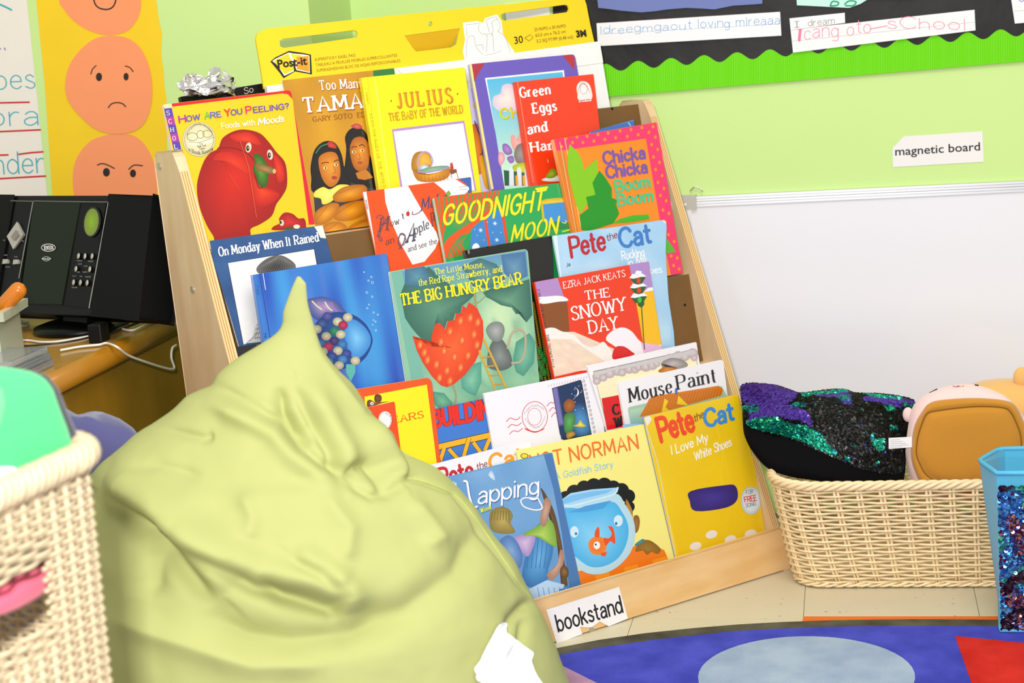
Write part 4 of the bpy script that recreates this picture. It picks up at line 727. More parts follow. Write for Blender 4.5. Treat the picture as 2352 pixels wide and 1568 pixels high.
A.blob([(1020, 1070), (1060, 1040), (1110, 1030), (1180, 1050), (1200, 1090), (1060, 1120)], '#8a807c', '#c4bcb8'); A.blob([(1010, 1110), (1060, 1090), (1130, 1095), (1100, 1120), (1010, 1130)], '#a85a10', '#e09430'); A.poly([(1018, 1072), (1050, 1075), (1130, 1098), (1050, 1092)], '#2a241c')
A.poly([(608, 1310), (735, 1285), (800, 1500), (645, 1530)], '#dc100e'); A.part('title').text('Cloudy', (692, 1425), (960, 1360), 66, '#140c0c', 'serif', 3.2); A.text('With', (705, 1510), (860, 1470), 66, '#140c0c', 'serif', 3.2); A.build(A.bk, PRINT)
A = book('picture_book', 'white softcover with thin black serif title above an orange thatched shape', 1, -.005, .0045, (720, 1200), (1450, 1040), (770, 1490), (1482, 1300), V7, '#f3eeee', r=.008)
A.poly([(790, 1385), (800, 1370), (1440, 1225), (1480, 1300), (1500, 1500), (810, 1500)], '#a8c8a8'); A.field([(803, 1392), (900, 1370), (900, 1510), (815, 1510)], lambda u, v: mixc('#b8d4b4', '#8ab8b8', v), 3, 4)
A.poly([(870, 1440), (950, 1300), (1000, 1290), (1420, 1222), (1450, 1250), (1440, 1290), (1050, 1400)], '#dc7c18', False)
for i in range(26): x_ = 940 + i * 20; A.line([(x_, 1310 - i * 3), (x_ - 40 + i, 1400 - i * 4)], 3, '#b85c10', cap=False)
A.poly([(1020, 1420), (1045, 1310), (1070, 1330), (1050, 1370), (1085, 1400)], '#f8d020'); A.poly([(1130, 1350), (1140, 1290), (1180, 1330), (1210, 1360)], '#f8d020'); A.blob([(1115, 1260), (1125, 1235), (1135, 1260), (1128, 1285)], '#3a5cb0', '#6a8cd8')
A.part('title').text('Mouse', (808, 1338), (1105, 1268), 96, '#171414', 'serif', 1.9, thin=.45); A.text('Paint', (1140, 1250), (1412, 1195), 98, '#171414', 'serif', 1.9, thin=.45); A.build(A.bk, PRINT)
# ---- tier 1 (front)
A = book('picture_book', 'green meadow landscape book, a sliver between the goldfish and yellow books', 0, .0095, .004, (395, 560), (560, 550), (660, 1440), (750, 1420), V10, '#8fb8e0', back='#1c5ca8')
A.field([(535, 560), (700, 540), (840, 1400), (680, 1430)], lambda u, v: ('#a8c8ec' if v < .3 else '#8a98b8' if v < .42 else mixc('#5c9a34', '#2f6a20', nz(u, v, 22, 3))), 10, 44)
for i in range(30): rr_ = random.Random(i); v_ = .45 + rr_.random() * .5; A.ell(560 + v_ * 140 + rr_.random() * 40, 560 + v_ * 860, 5, 6, ('#d8d860', '#a8d060', '#e8e8e0')[i % 3], n=6)
A.poly([(650, 1060), (662, 1060), (725, 1400), (708, 1404)], '#1c5ca8'); A.build(A.bk, PRINT)
A = book('picture_book', 'white softcover with red and orange hand lettering behind the light blue book', 0, .009, .004, (-60, 335), (690, 143), (60, 700), (800, 600), V9, '#f0ecee', r=.012)
A.part('title').text('Pete', (95, 455), (315, 400), 118, '#c81c24', 'hand', 2.5, wob=.3, up=(-.2, -1)); A.text('the', (338, 345), (405, 320), 42, '#8a3038', 'hand', 1.6); A.text('Cat', (428, 350), (640, 300), 105, '#f4a01c', 'hand', 2.5, wob=.3); A.build(A.bk, PRINT)
A = book('board_book', 'pale yellow board book with a goldfish bowl above orange checks', 0, .002, .006, (598, 215), (1470, 36), (720, 900), (1640, 850), V9, '#f8ec84', r=.008)
A.v = V9
A.ell(652, 252, 26, 18, '#1a1a1a'); A.ell(652, 252, 21, 14, '#f8d818')
A.poly([(1010, 1020), (1250, 975), (1430, 810), (1585, 880), (1700, 1150), (1060, 1300), (1020, 1200)], '#f47c14')
for i in range(6):
    for j in range(4):
        if (i + j) % 2: x_, y_ = 1030 + i * 95 + j * 18, 1075 + j * 62 - i * 26; A.poly([(x_, y_), (x_ + 92, y_ - 24), (x_ + 106, y_ + 36), (x_ + 14, y_ + 62)], '#f89820')
for x, y, r_ in ((930, 540, 55), (985, 495, 52), (1050, 465, 50), (1115, 452, 52), (1185, 448, 52), (1245, 465, 50), (1300, 482, 50), (1345, 520, 46), (1350, 590, 38), (1345, 625, 30)): A.ell(x, y, r_, r_, '#15120f')
A.blob([(1380, 660), (1410, 650), (1422, 690), (1410, 750), (1385, 760)], '#8a5a20', '#b07830'); A.blob([(1330, 540), (1370, 610), (1372, 680), (1340, 640)], '#b07828', '#c88c38')
A.blob([(1395, 870), (1430, 820), (1490, 815), (1560, 870), (1540, 905), (1500, 890), (1470, 910), (1440, 880), (1400, 890)], '#8a6420', '#a87c2c'); A.blob([(1390, 840), (1440, 805), (1450, 820), (1405, 850)], '#3a7c8c', '#4f98a8')
A.blob([(870, 560), (920, 560), (1240, 500), (1320, 570), (1380, 680), (1390, 800), (1350, 910), (1260, 1000), (1160, 1040), (1060, 1030), (960, 960), (900, 880)], '#b8dce8', '#cfeaf4', rings=3)
A.blob([(900, 620), (1050, 600), (1230, 555), (1300, 620), (1345, 720), (1335, 830), (1280, 930), (1190, 985), (1090, 990), (1000, 930), (940, 860)], '#4cb4e8', '#94d8f8', (1130, 800), rings=4)
A.poly([(870, 565), (960, 500), (1100, 475), (1275, 462), (1245, 510), (1100, 560), (960, 590)], '#a8d8f4'); A.poly([(860, 570), (960, 515), (1100, 488), (1240, 475), (1200, 500), (1050, 535), (930, 570)], '#7cc0ec'); A.poly([(940, 630), (1060, 585), (1230, 548), (1180, 600), (1060, 625)], '#4aa0dc')
A.line([(875, 575), (960, 585), (1100, 550), (1245, 508), (1275, 464)], 12, '#d0ecf4', True)
A.blob([(1078, 850), (1090, 810), (1130, 788), (1180, 800), (1200, 840), (1190, 890), (1150, 912), (1100, 900)], '#f08a2c', '#f4681c'); A.poly([(1122, 790), (1125, 750), (1148, 725), (1152, 790)], '#ec5414', True); A.poly([(1180, 800), (1215, 800), (1235, 770), (1212, 722), (1245, 735), (1258, 835), (1225, 820), (1195, 850)], '#ec5414', True); A.poly([(1160, 900), (1205, 890), (1190, 922), (1165, 918)], '#ec5414'); A.ell(1135, 848, 22, 26, '#f6f6f0'); A.ell(1128, 842, 6, 7, '#201410')
A.ell(1278, 684, 30, 38, '#d4eef8'); A.ell(985, 758, 28, 38, '#d4eef8'); A.ell(1264, 702, 8, 10, '#2a6ca8'); A.ell(996, 770, 8, 10, '#2a6ca8')
A.part('title').text('NOT NORMAN', (700, 340), (1412, 200), 92, '#f0741c', 'sans', 1.7, gap=2.4); A.text('A Goldfish Story', (862, 408), (1245, 325), 42, '#8ccce8', 'sans', 1.5, gap=2.1); A.build(A.bk, PRINT)
A = book('picture_book', 'light blue picture book with curly white lettering, nearest to the beanbag', 0, -.005, .006, (60, 410), (838, 228), (220, 1200), (1045, 1180), V9, '#5f9cd0', r=.003)
A.field([(70, 415), (835, 235), (1040, 1180), (270, 1400)], lambda u, v: mixc('#8cb8dc', '#4c86c0', min(1, nz(u, v, 4, 6) * .7 + v * .3)), 14, 18)
A.poly([(780, 242), (835, 234), (1044, 1180), (960, 1200), (900, 760), (845, 470)], '#4878b0')
A.blob([(760, 470), (790, 500), (850, 620), (890, 780), (920, 960), (940, 1100), (935, 1220), (905, 1190), (900, 980), (870, 800), (810, 600)], '#5a4020', '#7a5a30')
A.blob([(720, 740), (800, 690), (840, 780), (840, 900), (810, 1010), (800, 1090), (700, 1130), (640, 1080), (650, 960)], '#2f74b0', '#6cb4e0')
for k in range(5): A.line([(690 + k * 28, 760), (680 + k * 30, 860), (670 + k * 28, 1000)], 5, '#2f70ac', True)
A.blob([(580, 800), (660, 770), (720, 760), (720, 830), (680, 920), (640, 900), (600, 860)], '#a88cc0', '#d8c0e0'); A.blob([(480, 830), (540, 780), (600, 820), (640, 920), (620, 1000), (560, 960), (500, 900)], '#4c78b0', '#88acd8')
A.blob([(640, 780), (720, 730), (830, 680), (870, 850), (820, 840), (730, 790)], '#7aa838', '#bcd860'); A.blob([(755, 690), (780, 560), (800, 530), (830, 560), (815, 640), (790, 720)], '#a87c64', '#d0a890'); A.blob([(800, 1040), (870, 980), (890, 880), (915, 900), (905, 990), (840, 1080)], '#a87c64', '#d8b098')
A.blob([(890, 1010), (915, 980), (945, 1010), (940, 1060), (900, 1060)], '#5a3c18', '#9a7038'); A.blob([(420, 640), (470, 595), (540, 600), (575, 650), (560, 700), (590, 760), (500, 770), (430, 740)], '#8a7834', '#c4ac58')
for k in range(7): A.line([(440 + k * 18, 620), (430 + k * 20, 680)], 4, '#6a5a28')
A.poly([(680, 1140), (800, 1080), (920, 1110), (900, 1180), (800, 1240), (740, 1260)], '#b8d4f0')
for k in range(5): A.line([(740 + k * 36, 1130), (760 + k * 34, 1230)], 6, '#7aa4d4')
for k in range(6): A.ell(780 + k * 30, 1240 - k * 20, 20, 24, '#3f78bc', '#6aa0dc')
A.blob([(410, 375), (430, 350), (450, 380), (455, 415), (425, 400)], '#a8c8e4', '#e0ecf8')
A.part('title'); WH = '#f4f4fa'
for p in ([(250, 420), (270, 430), (285, 520), (310, 590), (335, 590)],): A.line([(x + 5, y + 6) for x, y in p], 16, '#3c6c9c', True); A.line(p, 14, WH, True)
A.text('apping', (345, 572), (745, 500), 116, WH, 'hand', 1.45, up=(.02, -1), sh=(5, 6, '#3c6c9c'), gap=1.5)
A.line([(745, 520), (720, 535), (660, 530), (628, 550), (650, 590), (720, 612), (770, 600), (750, 550), (735, 520)], 9, WH, True)
A.text('Wood', (362, 632), (432, 605), 30, '#e4ec50', 'serif', 2.4, sh=(3, 3, '#3a5a3a')); A.text('Wood', (735, 1275), (805, 1243), 34, '#e8ec40', 'serif', 2.4, sh=(3, 3, '#2a4a6a')); A.text('The', (180, 470), (200, 455), 40, WH, 'hand', 1.5); A.build(A.bk, PRINT)
A = book('picture_book', 'yellow softcover with red and blue hand lettering and a round silver sticker', 0, -.003, .004, (518, 515), (1082, 376), (720, 1400), (1272, 1215), V10, '#f4cc14', r=.010, back='#1c64b0')
A.field([(528, 520), (1068, 388), (1262, 1215), (745, 1400)], lambda u, v: mixc('#f8d41c', '#e8bc10', nz(u, v, 3, 8)), 8, 10)
A.poly([(522, 520), (552, 508), (568, 528), (548, 560), (540, 572)], '#ece8e0'); A.line([(535, 575), (600, 780), (720, 1390)], 6, '#e8dca0'); A.line([(1085, 382), (1106, 420)], 6, '#f0ece0')
for p in ([(980, 860), (1010, 960), (1040, 1090)], [(1000, 650), (980, 900), (1010, 1040)], [(930, 440), (1000, 760), (1080, 1040)]): A.line(p, 2, '#f6d840')
A.blob([(800, 960), (1000, 925), (1070, 930), (1080, 1010), (1010, 1060), (830, 1080), (795, 1020)], '#2c2070', '#40349a')
for x_, y_ in ((830, 1290), (925, 1220), (1040, 1250), (1160, 1215)): A.ell(x_, y_, 36, 24, '#f0e6da', rot=-.3)
A.ell(1163, 1017, 62, 85, '#b8c4cc'); A.ell(1163, 1017, 56, 78, '#dce8ec', '#e8f0f2'); A.ring(1163, 1017, 50, 70, 2, '#9aa8b4')
A.text('FOR', (1135, 982), (1176, 972), 24, '#46506a', 'hand', 1.6); A.text('FREE', (1126, 1028), (1196, 1015), 32, '#d8302c', 'hand', 2.3); A.text('SONG', (1133, 1058), (1193, 1045), 22, '#46506a', 'hand', 1.6)
A.part('title').text('Pete', (625, 658), (825, 595), 135, '#ee4a1c', 'hand', 2.8, wob=.35, up=(-.25, -1)); A.text('the', (825, 545), (880, 515), 42, '#7a4a1c', 'hand', 1.7); A.text('Cat', (892, 572), (1058, 530), 100, '#3c8cd4', 'hand', 2.8, wob=.35)
A.text('I Love My', (688, 742), (905, 660), 52, '#fbf8ec', 'hand', 1.8, wob=.4); A.text('White Shoes', (828, 775), (1045, 688), 50, '#fbf8ec', 'hand', 1.8, wob=.4); A.build(A.bk, PRINT)
#ENDBOOKS
def loft(loops, cap0=True, cap1=True):
    n = len(loops[0]); V = [p for l in loops for p in l]; Fc = []
    for k in range(len(loops) - 1):
        for i in range(n): j = (i + 1) % n; Fc.append((k * n + i, k * n + j, (k + 1) * n + j, (k + 1) * n + i))
    for c, k in ((cap0, 0), (cap1, len(loops) - 1)):
        if c:
            m = sum((Vec(p) for p in loops[k]), Vec()) / n; V.append(m); b = len(V) - 1
            for i in range(n): j = (i + 1) % n; Fc.append((k * n + j, k * n + i, b) if k == 0 else (k * n + i, k * n + j, b))
    return V, Fc
def resample(p, n, closed=True):
    p = [Vec(q) for q in p]; q = p + [p[0]] if closed else p; L_ = [0]
    for a, b in zip(q, q[1:]): L_.append(L_[-1] + (b - a).length)
    out = []; k = 0; T = L_[-1]; m = n if closed else n - 1
    for i in range(n):
        s_ = T * i / m
        while k < len(L_) - 2 and L_[k + 1] < s_: k += 1
        out.append(q[k].lerp(q[k + 1], (s_ - L_[k]) / max(L_[k + 1] - L_[k], 1e-9)))
    return out
def view(v, lst): return [(v[0] + x / v[2], v[1] + y / v[2]) for x, y in lst]
def sheet(name, plane, v, pts, off, t, m, parent=None, **kw):
    P = [plane.hit(x, y, off) for x, y in view(v, pts)]; return mob(name, *prism(P, plane.n * t * -1), m, parent, **kw)
def plate(loops, vec):       # plate with holes
    V = []; Fc = []; tri = tessellate_polygon(loops); flat = [p for l in loops for p in l]; N_ = len(flat)
    V = [Vec(p) for p in flat] + [Vec(p) + vec for p in flat]; Fc = [tuple(t) for t in tri] + [tuple(i + N_ for i in reversed(t)) for t in tri]; b = 0
    for l in loops:
        n = len(l); Fc += [(b + i, b + (i + 1) % n, b + (i + 1) % n + N_, b + i + N_) for i in range(n)]; b += n
    return V, Fc
def sphere(c, rx, ry, rz, ax=Vec((1, 0, 0)), ay=Vec((0, 1, 0)), az=Z, e=1.0, nu=28, nv=16):
    sg = lambda t, p: math.copysign(abs(t) ** p, t); loops = []
    for j in range(1, nv):
        f = -pi / 2 + pi * j / nv; loops.append([c + ax * rx * sg(cos(f), e) * sg(cos(2 * pi * i / nu), e) + ay * ry * sg(cos(f), e) * sg(sin(2 * pi * i / nu), e) + az * rz * sg(sin(f), e) for i in range(nu)])
    return loft(loops)
# ------------------------------------------------------------------ easel pad behind the bookstand
PADP = PP(SP(0, .400, .90), NB)
pad = empty('easel_pad', SP(-.5, .25, 0), 'large yellow-topped easel pad standing behind the bookstand', 'easel pad')
def pv(lst): return [PADP.hit(x, y) for x, y in view(V2, lst)]
rrp = lambda l, n=4: catmull(l, True, n)
outer_ = [(75, 585), (50, 420), (22, 260), (30, 225), (60, 200), (100, 188), (1100, 85), (2150, -22), (2185, -12), (2200, 30), (2225, 160), (2255, 290), (1390, 400), (940, 455)]
slot1 = [(178, 268), (200, 256), (420, 230), (660, 200), (685, 204), (694, 225), (688, 246), (420, 285), (205, 316), (182, 305)]
slot2 = [(1634, 95), (1655, 86), (1850, 60), (2060, 30), (2080, 38), (2086, 60), (2075, 80), (1850, 110), (1660, 136), (1640, 125)]
dot = [(1170 + 15 * cos(a), 158 + 17 * sin(a)) for a in [2 * pi * i / 14 for i in range(14)]]
trap = [(1000, 235), (1365, 186), (1345, 290), (1310, 312), (1080, 340), (1060, 322)]
YC = mat('yellow_card', '#fcd20c', rough=.55, noise_=.04, nscale=30)
mob('yellow_board', *plate([pv(outer_), pv(slot1), pv(slot2), pv(dot), pv(trap)], NB * .004), YC, pad)
f0, f1 = pv([(1002, 237), (1362, 188)]); mob('folded_flap', *prism([f0, f1, f1 - VV * .030 + NB * .016 - SX * .012, f0 - VV * .030 + NB * .016 + SX * .018], NB * .0015), mat('yellow_card_b', '#e8b80c', rough=.6), pad)
u_ = lambda P, q: ((P - q.P0).dot(SX), (P - q.P0).dot(VV))
pl_, pr_ = pv([(75, 575), (2255, 290)]); q0, q1 = u_(pl_, PADP), u_(pr_, PADP); bz = -(.9) / cos(TB)
w_ = lambda a, b, o: PADP.P0 + SX * a + VV * b + NB * o
_pt = [u_(P_, PADP) for P_ in pv([(920, 458), (1390, 400)])]
mob('paper_sheets', *prism([w_(q0[0], q0[1], -.001), w_(*_pt[0], -.001), w_(*_pt[1], -.001), w_(q1[0] + .004, q1[1], -.001), w_(q1[0] + .004, bz + .004, -.001), w_(q0[0], bz + .004, -.001)], -NB * .010), PAPER, pad)
mob('white_fold', *prism([w_(*_pt[0], -.0115), w_(*_pt[1], -.0115), w_(q1[0] + .004, q1[1] + .003, -.0115), w_(q1[0] + .004, q1[1] - .04, -.0115), w_(q0[0] + .32, q0[1] - .03, -.0115)], -NB * .0008), PAPER, pad)
A = Art(PADP, V2, .0003)
A.poly([(1385, 150), (1480, 138), (1520, 150), (1530, 120), (1610, 95), (1640, 140), (1650, 220), (1690, 290), (1725, 340), (1720, 365), (1400, 402), (1385, 340), (1400, 260)], '#f2efe8')
for p in ([(1402, 165), (1500, 152)], [(1408, 180), (1412, 240)], [(1495, 160), (1490, 200), (1520, 230)], [(1535, 130), (1600, 112), (1612, 128)], [(1540, 135), (1560, 210)], [(1575, 150), (1600, 128), (1625, 140), (1632, 180), (1615, 205)], [(1615, 205), (1660, 240), (1685, 300), (1700, 350)], [(1575, 150), (1585, 200), (1570, 240)], [(1415, 260), (1435, 235), (1460, 245), (1465, 280)], [(1465, 280), (1480, 320), (1520, 360)], [(1415, 260), (1408, 320), (1410, 385)], [(1475, 300), (1515, 296), (1520, 330)], [(1520, 220), (1545, 240), (1540, 340)], [(1530, 365), (1600, 350), (1640, 330)], [(1545, 230), (1580, 225), (1590, 340)]): A.line(p, 2.2, '#8a8682', len(p) > 2)
A.part('lettering')
A.poly([(118, 405), (150, 378), (240, 335), (340, 350), (385, 360), (392, 490), (280, 470), (205, 515), (180, 480)], '#15140a')
A.poly([(130, 402), (155, 385), (238, 346), (262, 350), (272, 470), (210, 500), (190, 470), (165, 430)], '#fdf8e0'); A.poly([(140, 405), (158, 390), (236, 352), (256, 400), (275, 460), (212, 490), (192, 465)], '#fccc10'); A.poly([(244, 350), (335, 358), (375, 366), (378, 480), (290, 462), (275, 420)], '#fdf8e0'); A.poly([(250, 354), (330, 364), (300, 385), (285, 420)], '#fcd820'); A.poly([(290, 375), (370, 368), (375, 474), (292, 455)], '#f49a14')
A.text('Post-it', (168, 448), (362, 424), 55, '#15140a', 'inter', .035)
for i, t in enumerate(('SUPERSTICKY EASEL PAD', 'TABLEAU A FEUILLES MOBILES SUPERCOLLANTES', 'SUPERADHESIVAS BLOC DE HOJAS REPOSICIONABLES')): A.text(t, (412 + i * 6, 402 + i * 36), (680 + (i > 0) * 255 + i * 20, 372 + i * 36 - (i > 0) * 36), 20, '#8a6c10' if i != 9 else '#5a4408', 'inter', .0)
A.text('30', (1728, 290), (1785, 280), 50, '#2a2208', 'inter', .01); A.line([(1795, 250), (1830, 228), (1850, 245), (1822, 270), (1795, 250)], 3, '#2a2208')
for i, t in enumerate(('25 IN/PO x 30 IN/PO', '63,5 cm x 76,2 cm', '5.2 SQ FT/PP (0,48 m2)')): A.text(t, (1858 + i * 8, 205 + i * 38), (2065 + i * 0 + (i == 2) * 50, 180 + i * 36), 22, '#6a5410', 'inter', .0)
A.text('3M', (2135, 245), (2202, 238), 44, '#15140a', 'inter', .05); A.build(pad, MATTE)
# black board and crumpled foil behind the top left
BB = PP(SP(0, .425, .9), NB); bpts = [(415, 222), (606, 191), (612, 300), (432, 320)]
mob('black_folder', *prism([BB.hit(x, y) for x, y in bpts] if 0 else [BB.hit(415, 222), BB.hit(606, 191), BB.hit(606, 191) - VV * .35, BB.hit(415, 222) - VV * .35], NB * .012), BLACK, label='black folder standing behind the pepper book, only its top edge showing', cat='folder')
A = Art(BB, (0, 0, 1), .0002); A.text('So', (562, 216), (582, 211), 14, '#c8c0a8', 'hand', 1.4); A.build(D.objects['black_folder'], MATTE)
c0 = BB.hit(484, 195, .036); V, Fc = sphere(c0, .052, .022, .026, SX, SY, Z, 1, 40, 26); V2_ = []
for p in V:
    d = (p - c0); k = 1 + .26 * (noise.cell(Vec(p) * 105) - .5) + .30 * noise.noise(Vec(p) * 38) + .18 * noise.noise(Vec(p) * 120); k *= 1 + .35 * max(0, -d.dot(SX) / .05); q_ = c0 + d * (.92 + .12 * (k - 1)) + noise.noise_vector(Vec(p) * 42) * .013 + noise.noise_vector(Vec(p) * 110) * .006; q_.z = max(q_.z, c0.z - .02 - .1 * d.dot(SX)); V2_.append(q_)
mob('foil_ball', V2_, Fc, mat('foil', '#f0eeea', rough=.22, metal=1, k=.95), label='crumpled silver foil lying behind the pepper book', cat='foil')
# ------------------------------------------------------------------ left wall
V11 = (0, 0, 3.4087); V14 = (1340, 0, 2.3241)
ch = sheet('chart_paper', WALL_L, V11, [(-500, -200), (195, -150), (210, 0), (285, 700), (345, 1300), (372, 1540), (378, 1620), (-500, 1640)], .0003, .0006, mat('chart', '#efe8da', rough=.8, noise_=.03), label='white chart paper with teal handwriting and red lines at the left edge', cat='chart')
A = Art(WALL_L, V11, .0012, up=(-.08, -1)); A.part('handwriting')
TEAL = '#3fb0b8'
A.text('does', (-160, 705), (272, 690), 160, TEAL, 'hand', .75); A.text('flora', (-260, 992), (305, 978), 160, TEAL, 'hand', .75); A.text('under', (-160, 1370), (345, 1350), 170, TEAL, 'hand', .8)
A.line([(-200, -40), (0, 35), (90, 78)], 14, TEAL, True); A.line([(-8, 380), (2, 382)], 10, '#6a5aa8'); A.line([(34, 375), (42, 392)], 7, '#6a5aa8')
for p in ([(-300, 808), (0, 805), (228, 800)], [(-300, 1040), (0, 1030), (315, 1016)], [(-300, 1225), (62, 1212)], [(145, 1208), (240, 1195), (335, 1188)], [(-300, 1412), (0, 1398), (355, 1378)]): A.line(p, 13, '#c8281c')
A.build(ch, MATTE)
po = sheet('feelings_poster', WALL_L, V11, [(275, -150), (285, 0), (350, 650), (385, 1150), (410, 1530), (420, 1700), (1310, 1700)] + [(1308, 1240), (1306, 1050), (1312, 900), (1300, 760), (1285, 660), (1282, 560), (1268, 480), (1262, 400), (1268, 260), (1250, 180), (1235, 100), (1230, 40), (1212, -80), (1200, -150)], .0003, .0006, mat('poster_yellow', '#f9d012', rough=.75, noise_=.08, nscale=10), label='yellow paper strip with three orange paper faces on the left wall', cat='poster')
OM_ = mat('orange_paper', '#fc9a64', rough=.8, noise_=.03)
fc = [[(465, 0), (500, 70), (570, 155), (690, 235), (850, 275), (1000, 240), (1085, 130), (1105, 0), (1080, -150), (900, -290), (680, -290), (510, -150)],
      [(870, 280), (1000, 300), (1100, 380), (1165, 520), (1192, 700), (1168, 880), (1090, 1005), (930, 1048), (760, 1015), (620, 900), (532, 780), (512, 650), (550, 500), (640, 380), (750, 300)],
      [(930, 1045), (1050, 1062), (1140, 1140), (1200, 1260), (1225, 1400), (1225, 1560), (1150, 1750), (900, 1800), (700, 1750), (600, 1600), (570, 1400), (600, 1240), (700, 1110), (820, 1060)]]
K_ = '#1e1a18'
for i, l in enumerate(fc):
    f = sheet('paper_face', WALL_L, V11, catmull(l, True, 5), .0012 + .0012 * (i == 1), .0006, OM_, po); A = Art(WALL_L, V11, .0022 + .0012 * (i == 1)); A.part('drawn_features')
    if i == 0: A.line([(732, -10), (750, 40), (790, 68), (850, 72), (890, 45), (910, -10)], 11, K_, True)
    if i == 1: A.ell(775, 602, 24, 33, K_); A.ell(987, 600, 20, 30, K_); A.line([(712, 580), (722, 545), (752, 513)], 8, K_, True); A.line([(980, 517), (1015, 528), (1042, 560)], 8, K_, True); A.line([(848, 842), (875, 812), (920, 803), (960, 812), (984, 835)], 9, K_, True)
    if i == 2: A.ell(833, 1348, 27, 34, K_); A.ell(1041, 1357, 24, 31, K_); A.line([(762, 1292), (800, 1280), (850, 1295), (895, 1318)], 9, K_, True); A.line([(1008, 1325), (1050, 1292), (1115, 1297)], 9, K_, True)
    A.build(f, MATTE)
# ------------------------------------------------------------------ right wall: bulletin board, border, strips, whiteboard
FAB = mat('black_cloth', '#14100e', rough=.5, spec=.25, noise_=.3, nscale=5, bump=.35, bscale=7, bdist=.012)
bb = empty('bulletin_board', WALL_R.hit(1900, 120), 'black cloth bulletin board above a bright green scalloped border', 'bulletin board')
def wall_pts(lst, off): return [WALL_R.hit(x, y, off) for x, y in lst]
ny, nx = 10, 60; V = []; Fc = []
for j in range(ny + 1):
    for i in range(nx + 1):
        x = 1270 + i * (2560 - 1270) / nx; yb = 190 - (x - 1385) * .083; y = -220 + (yb + 220) * j / ny; V.append(WALL_R.hit(x, y, .004 + .003 * noise.noise(Vec((x / 90 + y / 120, y / 50 - x / 300, 0)))))
for j in range(ny):
    for i in range(nx): a = j * (nx + 1) + i; Fc.append((a, a + 1, a + nx + 2, a + nx + 1))
mob('cloth', V, Fc, FAB, bb, smooth=True)
V = []; Fc = []; n = 1180
for i in range(n + 1):
    x = 1355 + i * (2560 - 1355) / n; ph = (x - 1389) / 75.7; top = 147 - (x - 1389) * .0855 - 8.5 * cos(2 * pi * ph) * (1) + 9; top = 156 - (x - 1389) * .0868 - 9.5 * cos(2 * pi * ph); bot = 223 - (x - 1389) * .0853
    o_ = .008 + .0017 * cos(2 * pi * x / 5.2)
    for y, o2 in ((top, o_), (bot, o_), (bot, .006), (top, .006)): V.append(WALL_R.hit(x, y, o2))
for i in range(n):
    a = i * 4
    for k in range(4): q = (k + 1) % 4; Fc.append((a + k, a + q, a + 4 + q, a + 4 + k))
mob('scalloped_border', V, Fc, mat('border_green', '#86e81c', rough=.6), bb)
def strip(name, label, pts, off, col, fn, grp=None, v=V14):
    o = sheet(name, WALL_R, v, pts, off, .0006, mat('paper_' + col.strip('#'), col, rough=.8, noise_=.03), label=label, cat='paper', group=grp)
    if fn: A = Art(WALL_R, v, off + .0009, up=(-.03, -1)); A.part('handwriting'); fn(A); A.build(o, MATTE)
strip('paper_sheet', 'blue-grey construction paper at the top of the black board', [(70, -200), (75, 0), (80, 42), (130, 47), (200, 57), (310, 66), (380, 60), (450, 50), (550, 42), (640, 46), (700, 50), (800, 30), (900, 24), (955, 20), (960, -200)], .0115, '#6f7cb4', None)
strip('paper_sheet', 'mint green paper with green drawing at the top of the black board', [(1130, -200), (1138, 0), (1140, 28), (1220, 32), (1300, 36), (1420, 42), (1480, 20), (1520, -5), (1780, -10), (1780, -200)], .0115, '#c4f0e0', lambda A: (A.line([(1318, 30), (1330, 8), (1360, 12), (1355, 28), (1320, 32)], 8, '#1a9a6a', True), A.line([(1395, 22), (1420, 5), (1455, 10), (1440, 30), (1400, 30)], 8, '#1a9a6a', True)))
strip('sentence_strip', 'white lined paper strip with blue childish handwriting', [(70, 124), (1050, 63), (1057, 190), (78, 246)], .0125, '#f4f0f0', lambda A: (A.line([(90, 182), (1050, 128)], 1.5, '#a0b4c8'), A.text('Idreegmgaou', (92, 182), (545, 155), 42, '#3a9cd8', 'hand', .7, wob=.8), A.text('t loving mlreaaa', (560, 155), (1050, 128), 46, '#3a9cd8', 'hand', .7, wob=.8)))
strip('sentence_strip', 'white lined paper strip with pink childish handwriting', [(1106, 158), (2088, 52), (2093, 162), (1119, 281)], .0125, '#f5f1ee', lambda A: (A.line([(1112, 220), (2090, 118)], 1.5, '#a8a8b0'), A.line([(1140, 155), (1175, 150)], 7, '#f87a98'), A.line([(1158, 155), (1152, 215)], 15, '#f87a98'), A.text('cang oto', (1180, 212), (1535, 172), 72, '#fa8aa4', 'hand', .7, wob=.8), A.line([(1530, 155), (1620, 138)], 5, '#fa8aa4'), A.text('sChool.', (1625, 150), (2070, 162), 62, '#fa8aa4', 'hand', .75, wob=.8)))
strip('paper_tag', 'small white tag reading I dream above the pink handwriting', [(1100, 98), (1395, 68), (1397, 122), (1106, 160)], .0140, '#f6f3f0', lambda A: (A.text('I', (1135, 148), (1155, 146), 34, '#2a2624', 'serif', 1.0), A.text('dream', (1200, 140), (1340, 126), 36, '#2a2624', 'hand', .7)))
strip('sentence_strip', 'white lined paper strip cut off at the right edge', [(2275, -60), (2520, -80), (2540, 105), (2303, 126)], .0125, '#f6f3f0', lambda A: (A.line([(2298, 60), (2500, 42)], 1.5, '#a8a8b0'), A.line([(2315, -20), (2335, 8), (2360, -5)], 5, '#9a8ac8', True)))
strip('paper_tag', 'white paper card glimpsed through the right slot of the yellow easel pad', [(-420, 20), (-185, 0), (-175, 120), (-410, 130)], .0125, '#f2efee', None)
strip('name_label', 'white laminated label reading magnetic board', [(1650, 790), (1710, 728), (2130, 700), (2137, 863), (1652, 892)], .0008, '#f0ece8', lambda A: A.text('magnetic board', (1665, 830), (2118, 802), 46, '#15151a', 'inter', .010))
